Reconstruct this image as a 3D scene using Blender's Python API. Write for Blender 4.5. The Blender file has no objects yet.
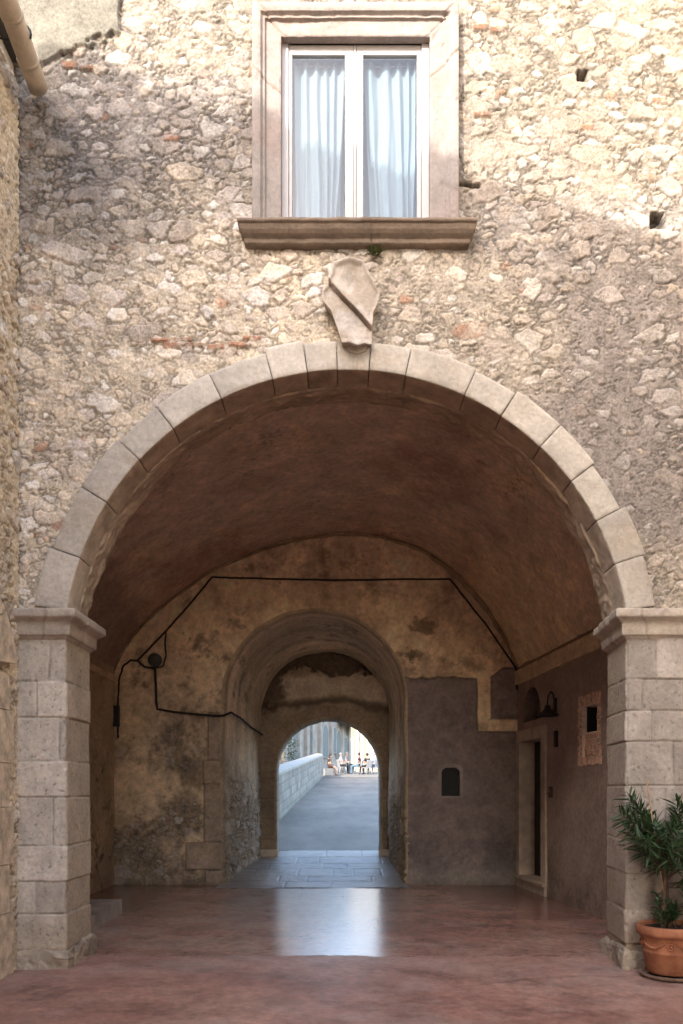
import bpy, bmesh, math, random
import numpy as np
from mathutils import Vector, Matrix
R = math.radians
SC = bpy.context.scene
COL = SC.collection
rng = random.Random(7)
F = 7.31                 # facade plane
S = 800.0                # focal length in pixels (28 mm on a 36 mm frame height)
SUN_AZ, SUN_EL = 30.0, 28.0

# ------------------------------------------------------------------ helpers
def link(o, parent=None):
    COL.objects.link(o)
    if parent is not None:
        o.parent = parent
    return o

def tag(o, label=None, cat=None, group=None, kind=None):
    if label: o['label'] = label
    if cat: o['category'] = cat
    if group: o['group'] = group
    if kind: o['kind'] = kind
    return o

def thing(name, label, cat, loc=(0, 0, 0), rz=0.0, group=None):
    o = bpy.data.objects.new(name, None)
    o.location = loc; o.rotation_euler = (0, 0, rz)
    o.empty_display_size = 0.1
    link(o)
    return tag(o, label, cat, group)

def children_of(o):
    return [c for c in COL.objects if c.parent == o]

def copy_tree(o, parent=None):
    c = o.copy(); COL.objects.link(c); c.parent = parent
    for ch in children_of(o):
        copy_tree(ch, c)
    return c

def mesh_np(name, V, Q, mat, parent=None, col=None, smooth=True):
    used = np.unique(Q)
    remap = np.zeros(len(V), np.int64); remap[used] = np.arange(len(used))
    V = V[used]; Q = remap[Q]
    me = bpy.data.meshes.new(name)
    me.vertices.add(len(V)); me.vertices.foreach_set('co', V.astype(np.float32).ravel())
    me.loops.add(Q.size); me.loops.foreach_set('vertex_index', Q.astype(np.int32).ravel())
    k = Q.shape[1]
    me.polygons.add(len(Q)); me.polygons.foreach_set('loop_start', (np.arange(len(Q)) * k).astype(np.int32))
    me.update(calc_edges=True)
    me.polygons.foreach_set('use_smooth', np.full(len(Q), smooth))
    if col is not None:
        a = me.color_attributes.new('Col', 'FLOAT_COLOR', 'POINT')
        c4 = np.ones((len(V), 4), np.float32); c4[:, :3] = np.clip(col.reshape(-1, 3)[used], 0.0, 1)
        a.data.foreach_set('color', c4.ravel())
    me.materials.append(mat)
    o = bpy.data.objects.new(name, me)
    return link(o, parent)

def sheet(name, P, N, h, col, mat, parent=None, keep=None, flip=False):
    nv, nu = P.shape[:2]
    V = (P + N * h[..., None]).reshape(-1, 3)
    idx = np.arange(nv * nu).reshape(nv, nu)
    a, b, c, d = idx[:-1, :-1], idx[:-1, 1:], idx[1:, 1:], idx[1:, :-1]
    Q = np.stack([a, b, c, d] if not flip else [a, d, c, b], -1).reshape(-1, 4)
    if keep is not None:
        k = (keep[:-1, :-1] & keep[:-1, 1:] & keep[1:, 1:] & keep[1:, :-1]).ravel()
        Q = Q[k]
    return mesh_np(name, V, Q, mat, parent, col)

class MB:
    """collects boxes, tubes and prisms into ONE mesh"""
    def __init__(self): self.bm = bmesh.new()
    def box(self, x0, x1, y0, y1, z0, z1, M=None):
        vs = [self.bm.verts.new((x, y, z)) for z in (z0, z1) for y in (y0, y1) for x in (x0, x1)]
        if M is not None:
            for v in vs: v.co = M @ v.co
        for f in ((0, 2, 3, 1), (4, 5, 7, 6), (0, 1, 5, 4), (2, 6, 7, 3), (0, 4, 6, 2), (1, 3, 7, 5)):
            self.bm.faces.new([vs[i] for i in f])
        return vs
    def prism(self, pts, ext, M=None):
        """pts: 3D polygon; ext: extrusion vector"""
        e = Vector(ext)
        a = [self.bm.verts.new(Vector(p)) for p in pts]
        b = [self.bm.verts.new(Vector(p) + e) for p in pts]
        if M is not None:
            for v in a + b: v.co = M @ v.co
        n = len(pts)
        self.bm.faces.new(a); self.bm.faces.new(b[::-1])
        for i in range(n):
            self.bm.faces.new((a[i], b[i], b[(i + 1) % n], a[(i + 1) % n]))
    def tube(self, pts, rad, n=8, caps=True):
        pts = [Vector(p) for p in pts]
        rads = rad if isinstance(rad, (list, tuple)) else [rad] * len(pts)
        rings = []
        up = Vector((0.13, 0.21, 1)).normalized()
        for i, p in enumerate(pts):
            t = (pts[min(i + 1, len(pts) - 1)] - pts[max(i - 1, 0)]).normalized()
            s = t.cross(up)
            if s.length < 1e-3: s = t.cross(Vector((1, 0, 0)))
            s.normalize(); w = s.cross(t)
            rings.append([self.bm.verts.new(p + (s * math.cos(2 * math.pi * k / n) + w * math.sin(2 * math.pi * k / n)) * rads[i]) for k in range(n)])
        for a, b in zip(rings, rings[1:]):
            for k in range(n):
                f = self.bm.faces.new((a[k], a[(k + 1) % n], b[(k + 1) % n], b[k])); f.smooth = True
        if caps:
            self.bm.faces.new(rings[0][::-1]); self.bm.faces.new(rings[-1])
    def lathe(self, prof, n=48, c=(0, 0, 0)):
        rings = []
        for r, z in prof:
            rings.append([self.bm.verts.new((c[0] + r * math.cos(2 * math.pi * k / n), c[1] + r * math.sin(2 * math.pi * k / n), c[2] + z)) for k in range(n)])
        for a, b in zip(rings, rings[1:]):
            for k in range(n):
                f = self.bm.faces.new((a[k], a[(k + 1) % n], b[(k + 1) % n], b[k])); f.smooth = True
    def ball(self, c, r, sub=2, sc=(1, 1, 1)):
        M = Matrix.Translation(c) @ Matrix.Diagonal((sc[0], sc[1], sc[2], 1))
        g = bmesh.ops.create_icosphere(self.bm, subdivisions=sub, radius=r, matrix=M)
        for v in g['verts']:
            for f in v.link_faces: f.smooth = True
    def bevel(self, w, seg=2):
        es = [e for e in self.bm.edges if len(e.link_faces) == 2 and e.calc_face_angle(0) > 0.5]
        bmesh.ops.bevel(self.bm, geom=es, offset=w, segments=seg, affect='EDGES', profile=0.6, clamp_overlap=True)
    def build(self, name, mat, parent=None):
        bmesh.ops.recalc_face_normals(self.bm, faces=self.bm.faces)
        me = bpy.data.meshes.new(name); self.bm.to_mesh(me); self.bm.free()
        me.materials.append(mat)
        return link(bpy.data.objects.new(name, me), parent)

# ------------------------------------------------------------------ numpy noise
def _hash(ix, iy, seed):
    h = (ix.astype(np.int64) * 374761393 + iy.astype(np.int64) * 668265263 + int(seed) * 982451653) & 0xffffffff
    h = ((h ^ (h >> 13)) * 1274126177) & 0xffffffff
    h = ((h ^ (h >> 16)) * 2246822519) & 0xffffffff
    h = h ^ (h >> 15)
    return (h & 0xffffff).astype(np.float64) / float(0x1000000)

def vnoise(x, y, seed):
    xi, yi = np.floor(x), np.floor(y)
    fx, fy = x - xi, y - yi
    fx = fx * fx * (3 - 2 * fx); fy = fy * fy * (3 - 2 * fy)
    a, b = _hash(xi, yi, seed), _hash(xi + 1, yi, seed)
    c, d = _hash(xi, yi + 1, seed), _hash(xi + 1, yi + 1, seed)
    return (a + (b - a) * fx) * (1 - fy) + (c + (d - c) * fx) * fy

def fbm(x, y, s, seed, octs=4, gain=0.5):
    """0..1, s = cycles per metre"""
    t, amp, tot = 0, 1.0, 0
    for k in range(octs):
        a = 0.6 * k
        xx, yy = x * math.cos(a) - y * math.sin(a), x * math.sin(a) + y * math.cos(a)
        t = t + amp * vnoise(xx * s + 17.3 * k, yy * s - 9.1 * k, seed + 31 * k); tot += amp
        amp *= gain; s *= 2.03
    return t / tot

def sst(a, b, x):
    t = np.clip((x - a) / (b - a), 0, 1)
    return t * t * (3 - 2 * t)

def mix(a, b, m):
    m = np.asarray(m)[..., None]
    return np.asarray(a) * (1 - m) + np.asarray(b) * m

def rgb(r, g, b): return np.array((r, g, b), float)

def stones(u, v, cw, ch, prob, rlo, rhi, seed, asp=1.5, K=6, gap=0.006):
    iu0, iv = np.floor(u / cw), np.floor(v / ch)
    best = np.full(u.shape, 9.0); second = np.full(u.shape, 9.0)
    rid = np.zeros(u.shape); tu = np.zeros(u.shape)
    for dj in (-1, 0, 1):
        cj = iv + dj
        off = np.mod(cj, 2) * 0.5
        iu = np.floor(u / cw - off)
        for di in (-1, 0, 1):
            ci = iu + di
            r = [_hash(ci, cj, seed + q) for q in range(6)]
            cu = (ci + off + 0.5 + (r[0] - .5) * .7) * cw
            cv = (cj + 0.5 + (r[1] - .5) * .7) * ch
            size = rlo + (rhi - rlo) * r[2] ** 1.6
            ang = (r[3] - .5) * 0.8
            a = asp * (0.75 + 0.6 * r[5])
            pu, pv = u - cu, v - cv
            qu = (pu * np.cos(ang) - pv * np.sin(ang)) / a
            qv = pu * np.sin(ang) + pv * np.cos(ang)
            sd = np.full(u.shape, -9.0)
            for k in range(K):
                rk, rj = _hash(ci, cj, seed + 11 + k), _hash(ci, cj, seed + 41 + k)
                th = 2 * math.pi * k / K + (rj - .5) * 0.9
                sd = np.maximum(sd, np.cos(th) * qu + np.sin(th) * qv - size * (0.7 + 0.5 * rk))
            sd = np.where(r[4] > prob, 9.0, sd)
            closer = sd < best
            second = np.where(closer, best, np.minimum(second, sd))
            rid = np.where(closer, _hash(ci, cj, seed + 77), rid)
            tu = np.where(closer, (r[0] - .5) * qu + (r[1] - .5) * qv, tu)
            best = np.where(closer, sd, best)
    sd = np.maximum(best, (best - second) * 0.5 + gap)
    return sd, rid, tu

STONE_PAL = np.array([(.66, .59, .51), (.56, .48, .39), (.70, .65, .585), (.50, .415, .34), (.62, .555, .50), (.55, .475, .42), (.61, .51, .40), (.46, .385, .32)])
def pal(rid, P=STONE_PAL):
    return P[np.minimum((rid * len(P)).astype(int), len(P) - 1)] * (0.88 + 0.24 * np.mod(rid * 37.7, 1.0))[..., None]

def rubble(u, v, seed, mortar, bury=0.0, big=1.0, sprob=0.9, hs=1.0, P=STONE_PAL, brick=0.0):
    """height and colour of a rubble wall; mortar is an rgb field; bury (m) sinks the stones under mortar"""
    wu = u + (fbm(u, v, 9, seed + 1, 3) - .5) * .075 + (fbm(u, v, 38, seed + 5, 2) - .5) * .022
    wv = v + (fbm(u, v, 9, seed + 2, 3) - .5) * .060 + (fbm(u, v, 38, seed + 6, 2) - .5) * .020
    n1 = fbm(u, v, 7, seed + 3, 5, .6); n2 = fbm(u, v, 60, seed + 4, 3, .6)
    h = (.5 - np.abs(n1 - .5) * 3.2) * .022 * hs + (n2 - .5) * .016 * hs
    col = mortar * (0.72 + .42 * n1 + .2 * (n2 - .5))[..., None]
    crev = np.zeros(u.shape)
    for (cw, ch, rl, rh, pr, base, bev, sg) in ((.085 * big, .06 * big, .013 * big, .030 * big, sprob * .95, .012, .007, 300),
                                              (.175 * big, .11 * big, .030 * big, .060 * big, sprob * .95, .018, .009, 200),
                                              (.38 * big, .22 * big, .055 * big, .115 * big, sprob * .80, .024, .012, 100)):
        sd, rid, tu = stones(wu, wv, cw, ch, pr, rl, rh, seed + sg)
        sd = sd + bury * (0.6 + 0.8 * rid)
        p = sst(0.0, bev, -sd)
        rr = np.mod(rid * 13.7, 1.0)
        n3 = fbm(u + rid * 7, v, 24, seed + sg + 9, 4, .62)
        hst = (base * (.35 + .85 * rr) * p + tu * .30 * p + (np.abs(n3 - .5) * 2 - .3) * .022 * p) * hs
        al = sst(-.003, .009, -sd) * np.clip(.35 + 1.1 * fbm(u, v, 6, seed + sg + 21, 4, .6) + .35 * rr - .0, .0, 1)
        sc = pal(rid, P)
        if brick > 0:
            isb = (np.mod(rid * 91.3, 1.0) < brick)
            sc = np.where(isb[..., None], np.array((.46, .27, .18)) * (0.8 + .4 * rr)[..., None], sc)
        stain = fbm(u, v, 5, seed + sg + 3, 4, .6)
        sc = sc * (0.80 + .36 * n3)[..., None]
        sc = mix(sc, mortar * 1.1, np.clip(.16 + (stain - .48) * 2.8, .10, .85))
        ring = np.exp(-((sd - .003) / .0065) ** 2) * (0.45 + .7 * (fbm(u, v, 9, seed + 8, 3) > .47)) * np.clip(1 - bury * 22, 0, 1)
        crev = np.maximum(crev * (1 - al), ring)
        h = h * (1 - al) + np.maximum(h * .4 + hst, hst) * al
        col = mix(col, sc, al)
    # crumbled mortar: sharp little cracks and chips all over
    k1 = np.abs(fbm(wu, wv, 13, seed + 60, 4, .55) - .5); k2 = np.abs(fbm(wu, wv * 1.5, 27, seed + 61, 3, .55) - .5)
    ck = np.maximum(np.exp(-(k1 / .016) ** 2) * (fbm(u, v, 3, seed + 62, 3) > .46), np.exp(-(k2 / .022) ** 2) * (fbm(u, v, 4, seed + 63, 3) > .52) * .8)
    h = h - crev * .024 * hs - ck * .016 * hs
    col = col * (1 - .50 * np.maximum(crev, ck * .75))[..., None]
    return h, col

def ashlar(u, v, rows, joints, seed, gap=.005):
    """distance to the nearest joint and block id. rows: z edges; joints[r]: u positions"""
    uw = u + (fbm(u, v, 6, seed + 3, 3) - .5) * .014
    vw = v + (fbm(u, v, 5, seed + 4, 3) - .5) * .014
    d = np.full(u.shape, 9.0); bid = np.zeros(u.shape)
    rows = np.asarray(rows, float)
    r = np.clip(np.searchsorted(rows, vw.ravel()).reshape(u.shape) - 1, 0, len(rows) - 2)
    d = np.minimum(np.abs(vw - rows[r]), np.abs(rows[r + 1] - vw))
    for k in range(len(rows) - 1):
        m = r == k
        js = joints[k % len(joints)]
        cnt = np.zeros(u.shape)
        for j in js:
            d = np.where(m, np.minimum(d, np.abs(uw - j)), d)
            cnt = cnt + (uw > j)
        bid = np.where(m, k * 17 + cnt, bid)
    return d, _hash(bid, bid * 0 + 3, seed)

# ------------------------------------------------------------------ materials
def nt(name):
    m = bpy.data.materials.new(name); m.use_nodes = True
    t = m.node_tree
    b = t.nodes['Principled BSDF']
    return m, t, b

def N(t, typ, **kw):
    n = t.nodes.new(typ)
    for k, v in kw.items():
        if hasattr(n, k): setattr(n, k, v)
        else: n.inputs[k].default_value = v
    return n

def noise(t, scale, detail=5, rough=.6, vec=None):
    n = N(t, 'ShaderNodeTexNoise'); n.inputs['Scale'].default_value = scale
    n.inputs['Detail'].default_value = detail; n.inputs['Roughness'].default_value = rough
    if vec is not None: t.links.new(vec, n.inputs['Vector'])
    return n

def ramp(t, fac, stops):
    r = N(t, 'ShaderNodeValToRGB')
    while len(r.color_ramp.elements) < len(stops): r.color_ramp.elements.new(0.5)
    for e, (p, c) in zip(r.color_ramp.elements, stops):
        e.position = p; e.color = (c, c, c, 1) if isinstance(c, (int, float)) else (*c, 1)
    t.links.new(fac, r.inputs['Fac'])
    return r

def mixc(t, a, b, fac=None, mode='MIX', f=1.0):
    m = N(t, 'ShaderNodeMix', data_type='RGBA', blend_type=mode)
    m.inputs['Factor'].default_value = f
    if fac is not None: t.links.new(fac, m.inputs['Factor'])
    for s, k in ((a, 6), (b, 7)):
        if isinstance(s, tuple): m.inputs[k].default_value = (*s, 1)
        else: t.links.new(s, m.inputs[k])
    return m.outputs[2]

def bump(t, b, height, strength, dist):
    n = N(t, 'ShaderNodeBump'); n.inputs['Strength'].default_value = strength; n.inputs['Distance'].default_value = dist
    t.links.new(height, n.inputs['Height']); t.links.new(n.outputs[0], b.inputs['Normal'])

def mat_attr(name, rough=.92, sc=70, var=.22, bs=.5, bd=.01, spec=.25):
    """masonry whose colour comes from the Col attribute, with fine grain on top"""
    m, t, b = nt(name)
    tc = N(t, 'ShaderNodeTexCoord').outputs['Object']
    at = N(t, 'ShaderNodeVertexColor'); at.layer_name = 'Col'
    n1 = noise(t, sc, 6, .65, tc); n2 = noise(t, sc * .13, 5, .6, tc)
    r1 = ramp(t, n1.outputs['Fac'], [(.25, 1 - var * 1.3), (.75, 1 + var * .8)])
    r2 = ramp(t, n2.outputs['Fac'], [(.25, 1 - var), (.75, 1 + var * .6)])
    c = mixc(t, at.outputs['Color'], r1.outputs['Color'], mode='MULTIPLY')
    c = mixc(t, c, r2.outputs['Color'], mode='MULTIPLY')
    t.links.new(c, b.inputs['Base Color'])
    b.inputs['Roughness'].default_value = rough; b.inputs['Specular IOR Level'].default_value = spec
    bump(t, b, n1.outputs['Fac'], bs, bd)
    return m

def mat_plain(name, c, rough=.7, var=.15, sc=12, bs=.15, bd=.004, metal=0.0, c2=None, spec=.4):
    m, t, b = nt(name)
    tc = N(t, 'ShaderNodeTexCoord').outputs['Object']
    n1 = noise(t, sc, 6, .6, tc)
    lo = tuple(x * (1 - var * 1.5) for x in c); hi = c2 or tuple(min(1, x * (1 + var)) for x in c)
    r1 = ramp(t, n1.outputs['Fac'], [(.3, lo), (.7, hi)])
    t.links.new(r1.outputs['Color'], b.inputs['Base Color'])
    b.inputs['Roughness'].default_value = rough; b.inputs['Metallic'].default_value = metal
    b.inputs['Specular IOR Level'].default_value = spec
    n2 = noise(t, sc * 7, 4, .6, tc)
    if bs: bump(t, b, n2.outputs['Fac'], bs, bd)
    return m

M_rub = mat_attr('rubble_masonry', sc=42, var=.36, bs=.6, bd=.012)
M_ash = mat_attr('ashlar_limestone', sc=30, var=.17, bs=.6, bd=.010)
M_plas = mat_attr('old_plaster', sc=15, var=.24, bs=.5, bd=.02, rough=.88)
M_flag = mat_attr('worn_flagstones', sc=40, var=.2, bs=.35, bd=.006, rough=.46, spec=.35)
M_white = mat_plain('white_window_paint', (.40, .375, .37), rough=.45, var=.04, bs=.05)
M_iron = mat_plain('black_iron', (.022, .018, .016), rough=.6, var=.3)
M_cable = mat_plain('old_black_cable', (.02, .016, .014), rough=.7, var=.3)
M_wood = mat_plain('dark_door_wood', (.018, .014, .012), rough=.6, var=.3)
M_dark = mat_plain('sky_tint_room', (.07, .15, .22), rough=.9, var=.2)  # blue stands in for sky reflected in the panes
M_terra = mat_plain('terracotta', (.30, .105, .05), rough=.8, var=.2, sc=9, bs=.25, c2=(.40, .165, .085))
M_soil = mat_plain('potting_soil', (.035, .025, .018), rough=1, var=.4, sc=40, bs=1, bd=.02)
M_stem = mat_plain('brown_stem', (.10, .065, .045), rough=.85, var=.3, sc=30)
M_cane = mat_plain('cane', (.34, .22, .12), rough=.7)
M_gut = mat_plain('weathered_gutter', (.60, .49, .36), rough=.5, var=.25, sc=6, c2=(.58, .49, .38))
M_block = mat_plain('lime_render', (.48, .42, .34), rough=.95, var=.15, sc=1.5)
M_far = mat_plain('pale_grey_limestone', (.32, .285, .24), rough=.9, var=.22, sc=1.2)
M_fard = mat_plain('grey_limestone_trim', (.36, .35, .35), rough=.9, var=.2, sc=2.5)
M_cream = mat_plain('cream_render', (.19, .163, .122), rough=.95, var=.10, sc=1.2)
M_pane = mat_plain('dark_window_glass', (.05, .055, .06), rough=.2, var=.2, bs=0)
M_plastic = mat_plain('white_plastic', (.36, .36, .36), rough=.4, var=.03, bs=0)
M_shut = mat_plain('grey_green_shutter', (.13, .15, .14), rough=.7, var=.2)
M_roof = mat_plain('dark_roof_tiles', (.07, .065, .06), rough=.9, var=.3)

def mat_leaf(name, a, b_):
    m, t, b = nt(name)
    tc = N(t, 'ShaderNodeTexCoord').outputs['Object']
    oi = noise(t, 9, 3, .6, tc)
    r = ramp(t, oi.outputs['Fac'], [(.3, a), (.7, b_)])
    t.links.new(r.outputs['Color'], b.inputs['Base Color'])
    b.inputs['Roughness'].default_value = .5
    tr = N(t, 'ShaderNodeBsdfTranslucent'); t.links.new(r.outputs['Color'], tr.inputs['Color'])
    mx = N(t, 'ShaderNodeMixShader'); mx.inputs[0].default_value = .25
    t.links.new(b.outputs[0], mx.inputs[1]); t.links.new(tr.outputs[0], mx.inputs[2])
    t.links.new(mx.outputs[0], t.nodes['Material Output'].inputs['Surface'])
    return m
M_leaf = mat_leaf('oleander_leaf', (.016, .042, .014), (.048, .092, .030))
M_weed = mat_leaf('weed_leaf', (.05, .065, .02), (.10, .11, .035))

def mat_glass():
    m = bpy.data.materials.new('window_glass'); m.use_nodes = True
    t = m.node_tree; t.nodes.remove(t.nodes['Principled BSDF'])
    tr = N(t, 'ShaderNodeBsdfTransparent'); tr.inputs['Color'].default_value = (.76, .87, .93, 1)  # blue tint put in for the reflected sky
    gl = N(t, 'ShaderNodeBsdfGlossy'); gl.inputs['Roughness'].default_value = .02
    lw = N(t, 'ShaderNodeLayerWeight'); lw.inputs['Blend'].default_value = .5
    pw = N(t, 'ShaderNodeMath', operation='POWER'); pw.inputs[1].default_value = 4.0; t.links.new(lw.outputs['Facing'], pw.inputs[0])
    fr = N(t, 'ShaderNodeMath', operation='MULTIPLY_ADD'); fr.inputs[1].default_value = .85; fr.inputs[2].default_value = .07; t.links.new(pw.outputs[0], fr.inputs[0])
    mx = N(t, 'ShaderNodeMixShader')
    t.links.new(fr.outputs[0], mx.inputs[0]); t.links.new(tr.outputs[0], mx.inputs[1]); t.links.new(gl.outputs[0], mx.inputs[2])
    t.links.new(mx.outputs[0], t.nodes['Material Output'].inputs['Surface'])
    return m
M_glass = mat_glass()

def mat_curtain():
    m, t, b = nt('white_voile')
    b.inputs['Base Color'].default_value = (.30, .325, .34, 1); b.inputs['Roughness'].default_value = .95
    tr = N(t, 'ShaderNodeBsdfTranslucent'); tr.inputs['Color'].default_value = (.5, .52, .54, 1)
    mx = N(t, 'ShaderNodeMixShader'); mx.inputs[0].default_value = .2
    t.links.new(b.outputs[0], mx.inputs[1]); t.links.new(tr.outputs[0], mx.inputs[2])
    t.links.new(mx.outputs[0], t.nodes['Material Output'].inputs['Surface'])
    return m
M_curt = mat_curtain()

def mat_floor():
    m, t, b = nt('red_cement_floor')
    tc = N(t, 'ShaderNodeTexCoord').outputs['Object']
    raw = tc
    mp = N(t, 'ShaderNodeMapping'); mp.inputs['Location'].default_value = (3.17, 1.91, 5.37); mp.inputs['Rotation'].default_value = (.31, .23, .47); t.links.new(tc, mp.inputs['Vector']); tc = mp.outputs['Vector']
    n1 = noise(t, .5, 8, .68, tc); n2 = noise(t, 2.4, 9, .74, tc); n3 = noise(t, 13, 7, .72, tc); n4 = noise(t, 42, 3, .6, tc)
    base = ramp(t, n1.outputs['Fac'], [(.32, (.25, .122, .095)), (.5, (.36, .195, .15)), (.66, (.43, .27, .21))])
    c = mixc(t, base.outputs['Color'], ramp(t, n2.outputs['Fac'], [(.3, .52), (.5, 1.0), (.7, 1.3)]).outputs['Color'], mode='MULTIPLY')
    c = mixc(t, c, ramp(t, n3.outputs['Fac'], [(.3, .66), (.7, 1.28)]).outputs['Color'], mode='MULTIPLY')
    # worn through to pale cement in the trodden middle and in scuffs
    d = noise(t, 1.1, 10, .78, tc)
    c = mixc(t, c, (.45, .36, .31), ramp(t, d.outputs['Fac'], [(.50, 0.0), (.66, .55)]).outputs['Color'])
    sx = N(t, 'ShaderNodeSeparateXYZ'); t.links.new(raw, sx.inputs[0])
    def mr(sock, a, b_, lo=0.0, hi=1.0):
        n = N(t, 'ShaderNodeMapRange', interpolation_type='SMOOTHSTEP')
        for i, v in zip((1, 2, 3, 4), (a, b_, lo, hi)): n.inputs[i].default_value = v
        t.links.new(sock, n.inputs[0]); return n.outputs[0]
    def mul(a, b_):
        n = N(t, 'ShaderNodeMath', operation='MULTIPLY'); t.links.new(a, n.inputs[0]); t.links.new(b_, n.inputs[1]); return n.outputs[0]
    track = mul(mul(mr(sx.outputs['X'], -2.1, -1.2), mr(sx.outputs['X'], 1.3, .5)), mr(sx.outputs['Y'], 8.6, 12.0))
    wear = mul(track, ramp(t, n2.outputs['Fac'], [(.36, .25), (.6, .95)]).outputs['Color'])
    c = mixc(t, c, (.40, .345, .31), wear)
    # long hairline cracks
    vo = N(t, 'ShaderNodeTexVoronoi', feature='DISTANCE_TO_EDGE'); vo.inputs['Scale'].default_value = .37
    wp = mixc(t, tc, noise(t, .7, 3, .5, tc).outputs['Color'], f=.30); t.links.new(wp, vo.inputs['Vector'])
    ck = ramp(t, vo.outputs['Distance'], [(.0, .6), (.006, 1.0)])
    c = mixc(t, c, ck.outputs['Color'], ramp(t, n1.outputs['Fac'], [(.44, 0.0), (.56, .8)]).outputs['Color'], mode='MULTIPLY')
    ys_ = N(t, 'ShaderNodeMath', operation='MULTIPLY_ADD'); ys_.inputs[1].default_value = .55; t.links.new(n2.outputs['Fac'], ys_.inputs[0]); t.links.new(sx.outputs['Y'], ys_.inputs[2])
    d1 = N(t, 'ShaderNodeMath', operation='COMPARE'); d1.inputs[1].default_value = 8.1; d1.inputs[2].default_value = .012; t.links.new(ys_.outputs[0], d1.inputs[0])
    c = mixc(t, c, (.12, .075, .065), mul(d1.outputs[0], ramp(t, n2.outputs['Fac'], [(.4, .1), (.6, .7)]).outputs['Color']))
    # dirt towards the left wall; shade of the right back corner painted in
    gr = mul(mr(sx.outputs['X'], .9, 2.9), mr(sx.outputs['Y'], 8.5, 12.5))
    corner_shade = mul(gr, ramp(t, n2.outputs['Fac'], [(.3, 1.0), (.7, .6)]).outputs['Color'])
    c = mixc(t, c, (.13, .075, .07), corner_shade)
    gl = mul(mr(sx.outputs['X'], -2.4, -3.6), mr(sx.outputs['Y'], 8.0, 11.0))
    c = mixc(t, c, (.16, .10, .085), mul(gl, ramp(t, n2.outputs['Fac'], [(.3, .8), (.7, .3)]).outputs['Color']))
    sp = ramp(t, n4.outputs['Fac'], [(.28, .6), (.40, 1.0)])
    c = mixc(t, c, sp.outputs['Color'], mode='MULTIPLY')
    t.links.new(c, b.inputs['Base Color'])
    rr = ramp(t, n3.outputs['Fac'], [(.2, .42), (.8, .56)])
    rw = ramp(t, n3.outputs['Fac'], [(.2, .17), (.8, .235)])
    gt = N(t, 'ShaderNodeMath', operation='GREATER_THAN'); gt.inputs[1].default_value = 8.1; t.links.new(ys_.outputs[0], gt.inputs[0])
    t.links.new(mixc(t, rr.outputs['Color'], rw.outputs['Color'], gt.outputs[0]), b.inputs['Roughness'])   # the hall floor starts at a seam under the arch
    b.inputs['Specular IOR Level'].default_value = .5
    bump(t, b, n3.outputs['Fac'], .12, .006)
    return m
M_floor = mat_floor()

def mat_asphalt():
    m, t, b = nt('worn_asphalt')
    tc = N(t, 'ShaderNodeTexCoord').outputs['Object']
    n1 = noise(t, .35, 6, .6, tc); n2 = noise(t, 90, 3, .6, tc)
    mp = N(t, 'ShaderNodeMapping'); mp.inputs['Scale'].default_value = (1, .25, 1); t.links.new(tc, mp.inputs['Vector'])
    n3 = noise(t, 1.6, 6, .65, mp.outputs['Vector'])
    c = ramp(t, n1.outputs['Fac'], [(.3, (.14, .118, .09)), (.7, (.235, .20, .155))]).outputs['Color']
    c = mixc(t, c, ramp(t, n3.outputs['Fac'], [(.3, .72), (.7, 1.22)]).outputs['Color'], mode='MULTIPLY')
    c = mixc(t, c, ramp(t, n2.outputs['Fac'], [(.3, .7), (.7, 1.25)]).outputs['Color'], mode='MULTIPLY')
    t.links.new(c, b.inputs['Base Color']); b.inputs['Roughness'].default_value = .7
    bump(t, b, n2.outputs['Fac'], .4, .008)
    return m
M_asph = mat_asphalt()
M_pave = mat_plain('pale_pavement', (.19, .173, .15), rough=.9, var=.18, sc=1.5)
M_ground = mat_plain('dry_ground', (.22, .19, .14), rough=1, var=.3, sc=.4)

# ------------------------------------------------------------------ pixel <-> plane (measured off the photograph, then built at true depth)
def PX(x, Y=F): return (x - 343) * Y / S
def PZ(y, Y=F): return 1.6 - (y - 792) * Y / S
def pt(x, y, Y): return Vector((PX(x, Y), Y, PZ(y, Y)))

# ================================================================== FACADE
AC = (.03, 2.87); R_IN, R_OUT = 2.565, 2.845
gate = thing('gatehouse_front', 'tall rubble stone front wall pierced by the big round arch below a white window', 'building', (0, F, 0))
def gp(o):            # keep world coordinates although the parent Empty stands at its base
    o.matrix_parent_inverse = gate.matrix_world.inverted(); return o
def par(o, p):
    o.parent = p
    return o
bpy.context.view_layer.update()

def P_off(o, root):
    """shift a world-space mesh so that it may be parented to a root standing at root.location"""
    o.data.transform(Matrix.Translation(-root.location)); return o

st = .0092
U, V = np.meshgrid(np.arange(-3.02, 4.42, st), np.arange(2.80, 9.32, st))
px, py = 343 + U * 109.4, 792 - (V - 1.6) * 109.4
wob = (fbm(U, V, 2.2, 500, 4) - .5)
wx, wy = px + wob * 90, py + (fbm(U, V, 2.2, 501, 4) - .5) * 90
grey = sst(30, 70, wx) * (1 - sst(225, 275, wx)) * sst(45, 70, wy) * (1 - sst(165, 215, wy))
grey = np.maximum(grey, sst(440, 500, wx) * sst(175, 215, wy) * (1 - sst(250, 300, wy)) * .8)  # grey mortar, deepened to paint in shade under the roof's shadow line
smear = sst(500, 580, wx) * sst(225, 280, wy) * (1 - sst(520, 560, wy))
warm = (1 - sst(300, 420, wx)) * sst(215, 280, wy)  # reflected sun patch, painted as paler and warmer mortar
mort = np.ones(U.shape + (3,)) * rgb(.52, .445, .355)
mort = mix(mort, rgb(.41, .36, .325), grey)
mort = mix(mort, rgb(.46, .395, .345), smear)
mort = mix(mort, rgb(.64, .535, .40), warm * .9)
bury = .007 * sst(.5, .72, fbm(U, V, .9, 510, 4)) + .010 * smear + .001 - .008 * sst(.55, .7, fbm(U, V, 1.1, 511, 3))
h, col = rubble(U, V, 900, mort, bury, big=.86, sprob=.95, hs=.40, brick=.018)
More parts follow.
